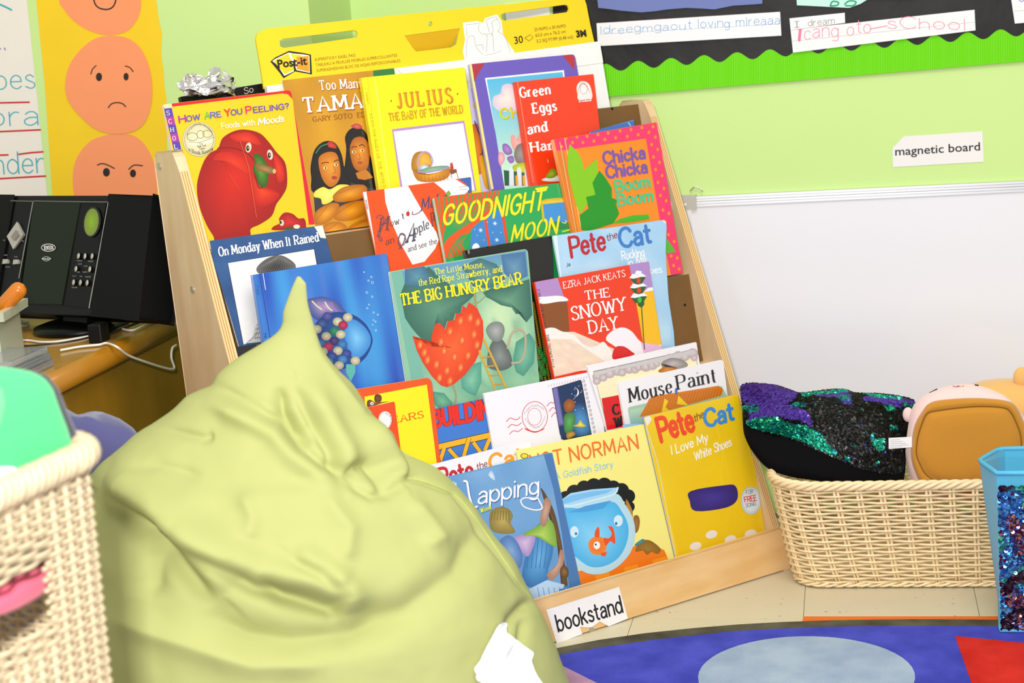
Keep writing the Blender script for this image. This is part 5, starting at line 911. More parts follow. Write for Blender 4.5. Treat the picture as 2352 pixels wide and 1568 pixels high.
wb = empty('whiteboard', WALL_R.hit(2000, 900), 'large magnetic whiteboard with aluminium frame behind the wicker basket', 'whiteboard')
tl = WALL_R.hit(1568, 452); tr = tl + WX * 1.35; zb = .13; dz = Z * (zb - tl.z)
mob('board', *prism([tl, tr, tr + dz, tl + dz], -WY * .010), mat('white_enamel', '#eeedf2', rough=.22, coat=.5, noise_=.02, nscale=3), wb)
AL = mat('aluminium', '#d8d8da', rough=.35, metal=.7)
for k in range(4):
    y0 = .001 - k * .0055; mob('frame_rail', *prism([tl + Z * y0, tr + Z * y0, tr + Z * (y0 - .0048), tl + Z * (y0 - .0048)], -WY * (.016 - (k % 2) * .002)), AL, wb)
mob('frame_side', *prism([tl - WX * .002, tl + WX * .018, tl + WX * .018 + dz, tl - WX * .002 + dz], -WY * .014), AL, wb)
mob('frame_bottom', *prism([tl + dz, tr + dz, tr + dz + Z * .02, tl + dz + Z * .02], -WY * .014), AL, wb)
mob('corner_cap', *prism([tl + Z * .003 - WX * .003, tl + Z * .003 + WX * .028, tl - Z * .024 + WX * .028, tl - Z * .024 - WX * .003], -WY * .018), mat('grey_plastic', '#b8b4aa', rough=.5), wb, bevel=.002)
mob('rivet', *disc(tl - Z * .014 + WX * .006 - WY * .018, -WY, .003, .002, 12), STEEL, wb)
hg = [WALL_R.hit(1340 + x / 4.9, 180 + y / 4.9, .008) for x, y in ((1212, 1275), (1206, 1262), (1240, 1228), (1262, 1222), (1285, 1228), (1338, 1262), (1330, 1275))]
mob('hanging_ring', *tube(catmull([tuple(p) for p in hg], False, 4), .0014, 6), STEEL, wb)
CLR = mat('clear_plastic', '#f4f2ec', rough=.12, trans=.55, coat=.3)
hk = WALL_R.hit(1712, 902, .012); kn = empty('plastic_hook', hk, 'clear plastic hook between the bookstand edge and the sequin cushion', 'hook')
mob('suction_disc', *disc(hk - WY * -.001, -WY, .016, .006, 24), CLR, kn, bevel=.001); mob('hook_stem', *tube([hk - WY * .006, hk - WY * .012 - Z * .012, hk - WY * .010 - Z * .04], .006, 10), CLR, kn)
# ------------------------------------------------------------------ table with the stereo
V12 = (0, 420, 3.267); ZT = .57; TP = PP((0, 0, ZT), (0, 0, -1))
WOODT = mat('table_wood', '#cf9f4a', rough=.3, coat=.3, col2='#bd8a38', nscale=3, stretch=(1.5, 6, 6)); CAB = mat('cabinet_wood', '#a87a1c', rough=.35, coat=.2, col2='#8c6614', nscale=3, stretch=(6, 2, 1))
PZ = PP((0, 0, ZT - .018), (0, 0, -1)); e1 = PZ.hit(401, 741); e2 = PZ.hit(122, 879); ed = (e2 - e1).normalized(); eo = Vec((-ed.y, ed.x, 0)); eo = eo if eo.x > 0 else -eo
far = e1 - ed * .30; nea = e1 + ed * .66
tb = empty('side_table', Vec((-1.0, 3.0, 0)), 'low wooden table with rounded orange edge under the black stereo', 'table')
_k = (-.012 - (e1 - NC).dot(WY)) / (-ed.dot(WY)); far = e1 - ed * _k
top = [Vec((p.x, p.y, ZT)) for p in (far, nea, nea - eo * .65, far - WX * .66)]
mob('table_top', *prism(top, -Z * .03), WOODT, tb)
mob('rounded_edge', *tube([Vec((p.x, p.y, ZT - .0195)) for p in (far + ed * .012, nea)], .0195, 20), mat('edge_wood', '#bd7e14', rough=.3, coat=.3, col2='#a8700e', nscale=2, stretch=(2, 2, 2)), tb, smooth=True)
mob('cabinet_side', *prism([Vec((p.x, p.y, .03)) - eo * .012 for p in (far + ed * .01, nea, nea - eo * .60, far + ed * .01 - WX * .60)], Z * (ZT - .062)), CAB, tb)
mob('plinth', *prism([Vec((p.x, p.y, 0)) - eo * .03 for p in (far + ed * .03, nea, nea - eo * .55, far + ed * .03 - WX * .55)], Z * .031), CAB, tb)
# stereo
RN = Vec((.616, .788, 0)); RL = radians(17); rn = (RN * cos(RL) - Z * sin(RL)); rup = (Z * cos(RL) + RN * sin(RL)); rx_ = Vec((.788, -.616, 0))
RF = PP(Vec((-.81, 3.155, .68)), rn)
def rv_(x, y, off=0): return RF.hit(V12[0] + x / V12[2], V12[1] + y / V12[2], off)
st = empty('stereo', Vec((-.8, 3.14, ZT)), 'black tabletop stereo with oval green display on a round foot', 'stereo')
GB = mat('gloss_black', '#0a0b0a', rough=.35, spec=.2); GG = mat('gloss_green_black', '#16220c', rough=.3, spec=.2)
mob('body', *prism([rv_(-420, 112), rv_(1152, 112), rv_(1030, 1008), rv_(-470, 950)], rn * .075), BLACK, st, bevel=.004)
mob('speaker_box', *prism([rv_(822, 98, .004), rv_(1158, 98, .004), rv_(1034, 1016, .004), rv_(690, 985, .004)], rn * .082), mat('speaker_black', '#0e0e10', rough=.6, spec=.15, bump=.4, bscale=1500), st, bevel=.004)
mob('speaker_box', *prism([rv_(-420, 98, .004), rv_(100, 103, .004), rv_(-40, 960, .004), rv_(-480, 950, .004)], rn * .082), mat('speaker_black'), st, bevel=.004)
mob('centre_door', *prism([rv_(255, 148, .003), rv_(600, 146, .003), rv_(466, 912, .003), rv_(150, 898, .003)], rn * .003), GG, st, bevel=.001)
mob('control_panel', *prism([rv_(612, 146, .002), rv_(800, 150, .002), rv_(662, 935, .002), rv_(474, 915, .002)], rn * .003), GB, st, bevel=.001)
mob('control_panel', *prism([rv_(112, 140, .002), rv_(240, 144, .002), rv_(140, 890, .002), rv_(-20, 890, .002)], rn * .003), GB, st, bevel=.001)
SIL = mat('silver_plastic', '#c8c4b4', rough=.35, metal=.4)
for a, b in (((248, 142), (142, 715)), ((812, 148), (668, 940)), ((255, 136), (812, 144)), ((80, 134), (250, 138))): mob('silver_trim', *tube([rv_(*a, .0035), rv_(*b, .0035)], .0011, 6), mat('dull_silver', '#7a7a72', rough=.4, metal=.3), st)
A = Art(RF, V12, .0045, up=(-.2, -1))
A.ell(690, 292, 66, 116, '#1a1e14', rot=.12); A.ell(686, 294, 54, 104, '#7c8c3c', '#88b81c', rot=.13)
A.part('lettering'); A.ring(363, 485, 52, 27, 5, '#e8e8e0', rot=.0); A.text('JENSEN', (330, 500), (402, 498), 28, '#e8e8e0', 'serif', 2.2); A.ring(348, 569, 26, 17, 3, '#c8c8c0'); A.text('MCR', (330, 577), (368, 577), 14, '#e0e0d8', 'sans', 2.4); A.poly([(312, 568), (322, 560), (322, 576)], '#e0e0d8'); A.poly([(384, 568), (374, 560), (374, 576)], '#e0e0d8')
for x, y, t in ((575, 588, 'TUNING'), (662, 592, 'PRESET'), (588, 612, 'BAND'), (630, 628, 'STOP'), (580, 672, 'MEM'), (622, 672, 'SLEEP'), (545, 702, 'PLAY'), (598, 704, 'VOL'), (640, 708, 'SNOOZE'), (538, 788, 'VOLUME'), (28, 545, 'MODE'), (110, 558, 'FUN'), (40, 634, 'TRACK'), (24, 434, 'FM'), (165, 440, 'CD')): A.text(t, (x, y), (x + len(t) * 7, y), 8, '#a8a8a0', 'sans', 1.8)
A.build(st, GB if 0 else MATTE)
for x, y in ((588, 548), (637, 550), (690, 550), (569, 645), (673, 648), (551, 746), (602, 748), (653, 750)): mob('button', *loft([[rv_(x, y, o_) + (rx_ * cos(a) * .0042 + rup * sin(a) * .0058) * s_ for a in [2 * pi * i / 14 for i in range(14)]] for o_, s_ in ((.001, 1), (.006, 1), (.0075, .8), (.008, .4))]), SIL, st, smooth=True)
for x, y in ((40, 590), (120, 593)): mob('button', *prism([rv_(x - 18, y - 14, .006), rv_(x + 20, y - 14, .006), rv_(x + 15, y + 14, .006), rv_(x - 22, y + 14, .006)], rn * .005), SIL, st, bevel=.001)
mob('cursor_pad', *prism([rv_(128, 295, .006), rv_(176, 388, .006), rv_(100, 492, .006), rv_(54, 400, .006)], rn * .005), mat('silver_plastic'), st, bevel=.0012)
mob('cursor_pad_key', *prism([rv_(118, 355, .0085), rv_(140, 392, .0085), rv_(106, 432, .0085), rv_(84, 402, .0085)], rn * .003), mat('silver_dark', '#8c887c', rough=.4), st, bevel=.0008)
fc_ = TP.hit(188, 757); mob('round_foot', *loft([[fc_ + Vec((cos(a) * r_, sin(a) * r_, z_)) for a in [2 * pi * i / 40 for i in range(40)]] for r_, z_ in ((.084, .001), (.088, .004), (.086, .011), (.070, .016), (.03, .019))]), GB, st, smooth=True)
mob('neck', *prism([fc_ + rx_ * -.028 - RN * .02 + Z * .014, fc_ + rx_ * .040 - RN * .02 + Z * .014, fc_ + rx_ * .040 - RN * .035 + RN * .03 + Z * .065, fc_ + rx_ * -.028 - RN * .005 + Z * .065], RN * .04), GB, st)
# cables, adaptor, cases, bin
def tpts(l, z): pl = PP((0, 0, ZT + z), (0, 0, -1)); return [tuple(pl.hit(*view(V12, [p])[0])) for p in l]
EP = PP(e1 + eo * .028, eo)
def epts(l): return [tuple(EP.hit(*view(V12, [p])[0])) for p in l]
WHT = mat('white_cable', '#eeeade', rough=.4); BLK = mat('black_cable', '#15150f', rough=.4)
def cable(label, pts, r, m, grp=None): mob('cable', *tube(catmull(pts, False, 6), r, 7), m, smooth=True, label=label, cat='cable')
cable('long white cable looping down over the rounded table edge', tpts([(452, 1255), (600, 1228), (740, 1214), (800, 1202)], .004) + epts([(880, 1232), (960, 1292), (1100, 1345), (1240, 1388), (1300, 1395), (1306, 1375), (1286, 1310), (1292, 1240), (1322, 1215)]), .0022, WHT)
cable('white cable lying straight along the table in front of the round foot', tpts([(-60, 1190), (60, 1190), (200, 1180), (300, 1192), (420, 1190), (540, 1172), (690, 1145)], .003), .002, WHT)
cable('white cable curling up behind the stereo beside the bookstand', tpts([(855, 1045), (880, 1080), (950, 1102), (1010, 1100), (1100, 1058), (1210, 1015), (1236, 975), (1215, 942), (1160, 934)], .004), .002, WHT)
cable('short white cable ending behind the bookstand side', tpts([(1140, 998), (1190, 1028), (1300, 1052), (1360, 1060)], .008), .002, WHT)
cable('white cable loop at the far left of the table', tpts([(60, 1028), (160, 1030), (208, 1045), (205, 1065), (170, 1074), (70, 1068)], .003), .002, WHT)
cable('black cable running from the adaptor along the table edge', tpts([(780, 1150), (900, 1095), (1000, 1060), (1150, 1000), (1300, 935)], .005), .003, BLK)
cable('thin black cable crossing below the stereo to the cases', tpts([(40, 1228), (200, 1222), (420, 1205), (600, 1175), (720, 1140)], .003), .0015, BLK)
a0 = TP.hit(*view(V12, [(778, 1196)])[0]); mob('power_adaptor', *frame_box(a0, -eo, ed, Z, -.002, .024, -.026, .010, .0, .034), BLACK, label='black power adaptor on the table edge below the stereo', cat='adaptor', bevel=.003)
cb = TP.hit(*view(V12, [(440, 1372)])[0])
for k in range(3):
    o_ = cb - eo * (.008 + .004 * k); c_ = empty('disc_case', o_ + Z * (.0005 + k * .0112), ('bottom', 'middle', 'top')[k] + ' clear plastic disc case of the small stack on the table', 'disc case', 'disc cases stacked on the table')
    mob('case_shell', *frame_box(o_ + Z * (.0005 + k * .0112), -eo, ed, Z, 0, .142, 0, .124, 0, .0104), mat('case_clear', '#e8ecec', rough=.08, trans=.75), c_, bevel=.0008)
    mob('paper_inlay', *frame_box(o_ + Z * (.0005 + k * .0112), -eo, ed, Z, .012, .138, .003, .121, .002, .0035), mat('inlay' + str(k), ('#b8402c', '#4c5cb0', '#d8d4c8')[k], rough=.5, col2='#e8e4d8', nscale=40), c_)
bo = TP.hit(*view(V12, [(30, 1415)])[0]); bn = empty('storage_bin', bo, 'translucent plastic bin at the left edge of the table', 'bin'); BP = mat('milky_plastic', '#dfe4c8', rough=.3, trans=.35)
bw = lambda x0, x1, y0, y1, z0, z1: frame_box(bo, Vec((1, 0, 0)), Vec((0, 1, 0)), Z, x0, x1, y0, y1, z0, z1)
mob('bin_body', *merge([bw(-.20, 0, 0, .003, .001, .085), bw(-.20, 0, .13, .133, .001, .085), bw(-.003, 0, .0025, .1305, .001, .085), bw(-.20, -.197, .0025, .1305, .001, .085), bw(-.20, 0, 0, .133, 0, .003)]), BP, bn)
mob('bin_rim', *plate([[bo + Vec((x, y, .085)) for x, y in ((-.212, -.010), (.013, -.010), (.013, .143), (-.212, .143))], [bo + Vec((x, y, .085)) for x, y in ((-.198, .002), (-.002, .002), (-.002, .131), (-.198, .131))]], Z * .013), BP, bn, bevel=.002)
HP = PP(bo + Vec((0, .065, 0)), Vec((0, 1, 0))); ha, hb = [HP.hit(*view(V12, [p])[0]) for p in ((-60, 1010), (146, 796))]
hd = (hb - ha).normalized(); V, Fc = tube([ha - hd * .02, hb - hd * .002, hb + hd * .004, hb + hd * .008, hb + hd * .0105], [.0125, .0145, .0125, .0085, .002], 16); mob('wooden_handle', V, Fc, mat('orange_wood', '#d87a14', rough=.2, coat=.5), smooth=True, label='glossy orange wooden handle leaning out of the plastic bin', cat='handle')
# ------------------------------------------------------------------ soft things on the floor
def softmat(n, c, **k): return mat(n, c, rough=.9, sheen=.35, bump=.25, bscale=900, **k)
c_ = Vec((-.640, 2.44, .290)); V, Fc = sphere(c_, .155, .055, .290, Vec((.93, -.2, 0)).normalized(), Vec((.2, .93, 0)).normalized(), Z, .55, 40, 26)
V = [p + (p - c_) * (.12 * noise.noise(p * 9) + .09 * noise.noise(p * 24)) - Z * max(0, p.z - c_.z) * .12 * max(0, (p.x - c_.x + .04) / .165) for p in V]; V = [Vec((p.x, p.y, max(p.z, .0095))) for p in V]
mob('cushion', V, Fc, softmat('purple_cloth', '#4e4d7c'), smooth=True, label='dusky purple cushion leaning behind the lime beanbag', cat='cushion')
# beanbag
BV = (220, 620, 1.6536)
Lp = [(765, 25), (748, 60), (735, 95), (712, 160), (712, 205), (690, 240), (640, 272), (540, 330), (470, 385), (430, 450), (360, 470), (300, 540), (150, 650), (40, 740), (-40, 840), (-120, 1000), (-170, 1200), (-190, 1450), (-200, 1700), (-190, 2000)]
Rp = [(776, 25), (798, 50), (805, 130), (830, 220), (850, 300), (900, 365), (980, 430), (1060, 530), (1150, 620), (1176, 700), (1290, 745), (1380, 830), (1500, 980), (1600, 1130), (1660, 1240), (1740, 1440), (1790, 1568), (1830, 1750), (1840, 1900), (1800, 2050)]
def xat(l, y):
    for a, b in zip(l, l[1:]):
        if a[1] <= y <= b[1]: return a[0] + (b[0] - a[0]) * (y - a[1]) / max(b[1] - a[1], 1e-6)
    return l[-1][0] if y > l[-1][1] else l[0][0]
BPL = PP((0, 2.22, 0), (0, 1, 0)); NR, NT = 250, 360; ys = []
for k in range(NR + 1):
    t = k / NR; ys.append(25 + (2100 - 25) * t)
sm = lambda l, y: sum(xat(l, y + d) for d in (-14, -5, 5, 14)) / 4 if y > 60 else xat(l, y)
CRE = [  # fold lines: points, height, width (picture units), signed step
 ([(30, 835), (120, 872), (250, 960), (330, 1050), (420, 1150), (490, 1230)], .020, 55, 1), ([(320, 1010), (500, 1100), (620, 1175), (780, 1205), (930, 1250), (945, 1315)], .014, 40, 1),
 ([(690, 440), (715, 540), (760, 610), (825, 662)], -.016, 36, 0), ([(770, 420), (850, 560), (915, 680), (938, 790)], .011, 30, 1), ([(1050, 540), (1120, 640), (1165, 730), (1180, 790)], .012, 26, -1),
 ([(940, 795), (975, 750), (1030, 742), (1080, 800), (1110, 850)], -.009, 22, 0), ([(430, 455), (540, 520), (690, 600), (765, 690), (850, 760), (935, 795)], .010, 26, -1), ([(935, 800), (1050, 860), (1110, 852), (1200, 800)], -.008, 20, 0),
 ([(400, 1300), (560, 1390), (740, 1412), (950, 1390), (1260, 1290)], -.014, 55, 0), ([(1545, 1440), (1590, 1330), (1660, 1245)], -.009, 22, 0), ([(1640, 1310), (1620, 1420), (1560, 1500)], -.006, 16, 0),
 ([(560, 840), (600, 940), (580, 1020)], .006, 34, 0), ([(745, 1075), (860, 1135), (935, 1205)], .008, 26, 1), ([(1190, 860), (1260, 950), (1300, 1010), (1240, 1050)], .008, 40, 0), ([(1480, 960), (1380, 1150), (1180, 1290), (960, 1330)], -.010, 60, 0),
 ([(240, 600), (400, 640), (440, 630)], -.006, 18, 0), ([(60, 760), (250, 745), (400, 790)], -.005, 22, 0), ([(860, 840), (960, 980), (940, 1110)], .008, 40, 0), ([(120, 930), (220, 1080), (200, 1250)], -.012, 60, 0), ([(60, 1330), (300, 1400), (600, 1500), (900, 1500)], .010, 50, 0),
 ([(620, 1160), (700, 1240), (860, 1290), (940, 1310)], -.010, 34, 0), ([(1176, 790), (1240, 800), (1360, 850), (1480, 1000), (1600, 1180), (1650, 1240)], -.004, 9, 0), ([(820, 240), (850, 330), (930, 430), (1040, 560)], .004, 16, 0)]
def seg_d(p, pts):
    best = 1e9; sg = 1; tt = 0; n = len(pts) - 1
    for i in range(n):
        ax, ay = pts[i]; bx, by = pts[i + 1]; vx, vy = bx - ax, by - ay; l2 = vx * vx + vy * vy; t = max(0, min(1, ((p[0] - ax) * vx + (p[1] - ay) * vy) / l2)); dx, dy = p[0] - ax - vx * t, p[1] - ay - vy * t; d = dx * dx + dy * dy
        if d < best: best = d; sg = 1 if vx * dy - vy * dx > 0 else -1; tt = (i + t) / n
    return sqrt(best), sg, tt
CB = [(min(p[0] for p in c[0]) - 5 * c[2], max(p[0] for p in c[0]) + 5 * c[2], min(p[1] for p in c[0]) - 5 * c[2], max(p[1] for p in c[0]) + 5 * c[2]) for c in CRE]
loops = []; zf = 0.0
for k, y in enumerate(ys):
    l, r = sm(Lp, y), sm(Rp, y); a = BPL.hit(BV[0] + l / BV[2], BV[1] + y / BV[2]); b = BPL.hit(BV[0] + r / BV[2], BV[1] + y / BV[2]); m = (a + b) / 2; hw = (b - a) / 2; w = hw.length
    dep = w * .72 if w > .10 else w * (.35 + 3.7 * w); dep = min(dep, .34)
    if m.z < .09: f = max(0, m.z) / .09; sh = .80 + .20 * sqrt(max(0, 1 - (1 - f) ** 2)); hw = hw * sh; dep *= sh
    lp = []
    for i in range(NT):
        th_ = 2 * pi * i / NT; c, s_ = cos(th_), sin(th_)
        back = min(dep * (.35 if m.z > .2 else .6), .17) if s_ > 0 else dep
        P = m + hw * c + Vec((0, back * s_, 0)); nrm = Vec((c * (hw.x / w), s_, .25)).normalized()
        if s_ < .25:
            px, py = project(P); q = ((px - BV[0]) * BV[2], (py - BV[1]) * BV[2]); d_ = 0
            for (pts, amp, wd_, st_), bx in zip(CRE, CB):
                if not (bx[0] < q[0] < bx[1] and bx[2] < q[1] < bx[3]): continue
                dd, sg, tt = seg_d(q, pts); fade = min(1, 6 * tt * (1 - tt) + .15)
                if st_ == 0: d_ += amp * exp(-(dd / wd_) ** 1.6) * fade
                else: x_ = dd * sg * st_ / wd_; d_ += (amp * exp(-((x_ + .9) / 1.6) ** 2) - amp * .8 * exp(-((x_ - .9) / .8) ** 2)) * fade
            P = P + nrm * d_ * 1.35 * min(1, w / .12)
        nz_ = noise.noise(P * 7) * .010 + noise.noise(Vec((P.x * 22, P.y * 14, P.z * 16))) * .0036 + noise.noise(P * 60) * .0005
        P = P + nrm * nz_ * min(1, w / .15); P.z = max(P.z, .0095); lp.append(P)
    loops.append(lp)
    if m.z < .003: break
Vb, Fb = loft(loops)
BAG = mat('lime_canvas', '#d3d784', rough=.82, noise_=.04, nscale=5, bump=.25, bscale=1400, bdist=.0006, k=.55)
bag = mob('beanbag', Vb, Fb, BAG, smooth=True, label='large lime green beanbag with a twisted peak in front of the bookstand', cat='beanbag')
from mathutils.bvhtree import BVHTree
bvh = BVHTree.FromPolygons([tuple(v) for v in Vb], Fb)
def on_bag(x, y, off): d = ray(x, y).normalized(); h = bvh.ray_cast(CAM, d)[0]; return (h if h else BPL.hit(x, y)) - d * off
# stitched seam and the creased edge line
sp = [(1180, 792), (1240, 802), (1360, 852), (1440, 940), (1530, 1070), (1610, 1190), (1655, 1245)]
mob('seam', *tube([on_bag(*view(BV, [p])[0], .0004) for p in catmull(sp, False, 8)], .0010, 5), mat('seam_thread', '#b8c468', rough=.9), bag)
# crumpled tissue
TV = (1080, 1380, 8.342)
tp = [(640, 400), (560, 440), (500, 520), (420, 680), (320, 860), (240, 1020), (190, 1140), (110, 1240), (75, 1280), (90, 1360), (125, 1390), (105, 1460), (130, 1520), (230, 1568), (300, 1700), (800, 1900), (1480, 1800), (1390, 1568), (1290, 1430), (1235, 1320), (1200, 1220), (1172, 1150), (1225, 1000), (1190, 960), (1100, 900), (1020, 850), (960, 800), (900, 740), (820, 690), (740, 630), (690, 600), (705, 520), (708, 430), (685, 405)]
oc = (700, 1150); n = 96; ol = resample([(x, y, 0) for x, y in tp], n); lp = []
for s_ in [1.0, .97, .9, .8, .7, .6, .5, .4, .3, .2, .1]:
    L_ = []
    for p in ol:
        x, y = oc[0] + (p.x - oc[0]) * s_, oc[1] + (p.y - oc[1]) * s_; ridge = .007 * exp(-(seg_d((x, y), [(600, 880), (480, 1060), (320, 1250), (215, 1240)])[0] / 60) ** 2) * -1 + .008 * exp(-(seg_d((x, y), [(650, 650), (700, 1000), (1000, 1300)])[0] / 90) ** 2)
        o_ = .004 + (1 - s_ ** 4) * .012 + ridge + .004 * noise.noise(Vec((x / 160, y / 160, 1))); P = on_bag(TV[0] + x / TV[2], TV[1] + y / TV[2], max(o_, .009)); L_.append(P)
    lp.append(L_)
V, Fc = loft(lp, False, True); nV = len(V); back = [p + Vec((0, .0016, -.0006)) for p in V]
V = V + back; Fc = Fc + [tuple(i + nV for i in reversed(f)) for f in Fc] + [(i, (i + 1) % n, (i + 1) % n + nV, i + nV) for i in range(n)]
mob('tissue', V, Fc, mat('tissue_paper', '#fdfdfd', rough=.9, k=.92), smooth=True, label='crumpled white tissue lying on the lower right of the beanbag', cat='tissue')
# ------------------------------------------------------------------ wicker baskets
def rrect(a, b, r, n):
    """n points with outward normals on a rounded rectangle, evenly spaced"""
    P = []
    for cx_, cy_, a0 in ((a - r, b - r, 0), (-(a - r), b - r, pi / 2), (-(a - r), -(b - r), pi), (a - r, -(b - r), 1.5 * pi)):
        for i in range(9): t = a0 + pi / 2 * i / 8; P.append(Vec((cx_ + r * cos(t), cy_ + r * sin(t), 0)))
    return resample(P, n)
def wicker(label, cen, ax, ay, a0, b0, flare, z0, z1, rc, stakes, rows, rw, amp, mw, mr, hole=None, rimr=.006, double=False, group=None, curve=1.0):
    bk = empty('wicker_basket', Vec((cen.x, cen.y, z0)), label, 'basket'); S = stakes * 4
    def ring(z, n, off=0): t = (z - z0) / (z1 - z0); g = flare * t ** curve; P = rrect(a0 + g, b0 + g, rc + g, n); return [Vec((cen.x, cen.y, z)) + ax * (p.x + off * p.x / max(p.length, .01)) + ay * (p.y + off * p.y / max(p.length, .01)) for p in P]
    for k in range(rows):
        z = z0 + (z1 - z0) * (k + .6) / rows; R = ring(z, S); cn = Vec((cen.x, cen.y, z)); pts = []
        for i, p in enumerate(R):
            ph = cos(pi * (i / 4) + pi * k); tg = (R[(i + 1) % S] - R[i - 1]).normalized(); nn = Vec((tg.y, -tg.x, 0)); pts.append(p + nn * amp * ph + Z * (.0006 * noise.noise(p * 30)))
        if hole and hole[2] < z < hole[3]:
            q = hole[1] - hole[0]; cut = hole[4](z); i0, i1 = int(cut[0] * S), int(cut[1] * S); pp = pts[i1:] + pts[:i0]; mob('weaver', *tube(pp, rw, 5), mw, bk, smooth=True)
        else: mob('weaver', *tube(pts, rw, 5, True), mw, bk, smooth=True)
    zs = [z0 + (z1 - z0) * j / 6 for j in range(7)]; rs = [ring(z, stakes * (2 if not double else 6)) for z in zs]; m = stakes * (2 if not double else 6)
    for i in range(0, m):
        if not double and i % 2 == 1: continue
        if double and i % 6 not in (0, 1): continue
        if hole and hole[0] < i / m < hole[1]:
            a_ = [p[i] for p in rs if p[i].z < hole[2] + .004]; b_ = [p[i] for p in rs if p[i].z > hole[3]]
            for q in (a_, b_):
                if len(q) > 1: mob('stake', *tube(q, rw * 1.25, 6), mw, bk, smooth=True)
        else: mob('stake', *tube([p[i] for p in rs], rw * 1.25, 6), mw, bk, smooth=True)
    for z, rr_, n_, fr in ((z1 + rimr * .5, rimr, 4, 2.2), (z0 + .006, rimr * .62, 3, 1.8)):
        R = ring(z, S * 2)
        for s_ in range(n_):
            pts = []
            for i, p in enumerate(R):
                tg = (R[(i + 1) % len(R)] - R[i - 1]).normalized(); nn = Vec((tg.y, -tg.x, 0)); f = 2 * pi * (round(stakes * fr / n_) * i / len(R)) + 2 * pi * s_ / n_; pts.append(p + (nn * cos(f) + Z * sin(f)) * rr_)
            mob('rim_braid', *tube(pts, rr_ * .72, 6, True), mr, bk, smooth=True)
    R = ring(z0 + .004, 40); mob('base', *prism(R, Z * .004), mw, bk); return bk, ring
WK = mat('wicker', '#f8dcaa', rough=.42, coat=.15, noise_=.12, nscale=30, k=.9); WKR = mat('wicker_rim', '#f8deae', rough=.4, coat=.2, noise_=.1, nscale=25, k=.9)
bc = Vec((.786, 3.204, 0)); rimz = .205
wicker('large pale wicker basket by the whiteboard holding cushion and plush toys', bc, WX, WY, .262, .150, .040, 0.002, rimz, .05, 44, 29, .00240, .0040, WK, WKR, rimr=.0058, curve=.8, double=True)
dd = Vec((.349, .937, 0)); pr = Vec((.937, -.349, 0)); fcn = Vec((-.585, 1.386, 0))
lb = wicker('blurred pale wicker basket with a cut-out handle at the near left', fcn, pr, dd, .150, .200, .004,   .45, .736, .045, 66, 58, .0021, .0024, mat('wicker_near', '#f8e0b8', rough=.5, noise_=.06, k=.6), mat('wicker_near'), hole=(.885, .955, .612, .666, lambda z: (.885 + .008 * sin(z * 300), .955)), rimr=.0085)
mob('low_stool', *merge([frame_box(Vec((fcn.x, fcn.y, 0)), pr, dd, Z, -.2, .2, -.25, .25, .42, .4455)] + [frame_box(Vec((fcn.x, fcn.y, 0)), pr, dd, Z, x, x + .03, y, y + .03, .009, .42) for x in (-.19, .16) for y in (-.24, .21)]), BIRCH, label='low birch stool under the near wicker basket', cat='stool')
# things in the near basket
def pillow_px(name, v, outline, P0, nrm, th1, th2, m, parent=None, n=72, **kw):
    pl = PP(P0, nrm); o3 = resample([pl.hit(*p) for p in view(v, outline)], n); cen = sum(o3, Vec()) / n; lp = []
    for s_, t in [(.12, -1), (.35, -.96), (.6, -.84), (.8, -.62), (.93, -.38), (.99, -.15), (1, 0), (.99, .15), (.93, .38), (.8, .62), (.6, .84), (.35, .96), (.12, 1)]: lp.append([cen + (p - cen) * s_ + pl.n * (t * (th1 if t < 0 else th2)) for p in o3])
    return mob(name, *loft(lp), m, parent, smooth=True, **kw)
V13 = (0, 820, 2.0957)
g0 = Vec((-.412, 1.498, .80))
gp = empty('plush_toy', Vec((-.43, 1.48, .56)), 'blurred bright green plush with dark edge in the near wicker basket', 'plush toy')
go = [(-260, 60), (-60, 40), (60, 52), (150, 68), (215, 100), (255, 150), (290, 250), (325, 340), (352, 430), (310, 520), (160, 700), (0, 800), (-260, 780)]
pillow_px('green_body', V13, go, g0, (-.5, .866, 0), .012, .012, softmat('plush_green', '#52d884', k=.6), gp)
pillow_px('dark_edge', V13, [(150, 62), (230, 88), (280, 150), (320, 250), (360, 340), (398, 440), (372, 455), (310, 505), (200, 600), (150, 400)], g0 + Vec((-.004, .012, 0)), (-.5, .866, 0), .009, .009, softmat('plush_dark', '#2c3038'), gp)
pillow_px('pale_circle', V13, [(-80, 130), (-20, 125), (15, 160), (28, 230), (5, 320), (-40, 380), (-90, 380)], g0 - Vec((0, .0135, 0)), (-.5, .866, 0), .002, .002, softmat('plush_pale', '#78e49a', k=.6), gp)
pillow_px('plush_toy', V13, [(-120, 560), (-20, 530), (60, 528), (120, 560), (160, 610), (140, 700), (60, 760), (-120, 760)], Vec((-.41, 1.457, .752)), (0, 1, 0), .010, .010, softmat('plush_white', '#ffffff'), label='blurred white plush peeking over the near basket rim', cat='plush toy')
c2 = sphere(PP((0, 1.455, 0), (0, 1, 0)).hit(30, 1345), .028, .07, .017, pr, dd, Z, .9); mob('plush_toy', *c2, softmat('plush_pink', '#f0607c'), smooth=True, label='pink plush seen through the handle hole of the near basket', cat='plush toy')
c2 = sphere(PP((0, 1.465, 0), (0, 1, 0)).hit(20, 1285), .028, .07, .012, pr, dd, Z, .9); mob('plush_toy', *c2, softmat('plush_darkgreen', '#1c3a20'), smooth=True, label='dark green plush above the pink one inside the near basket', cat='plush toy')
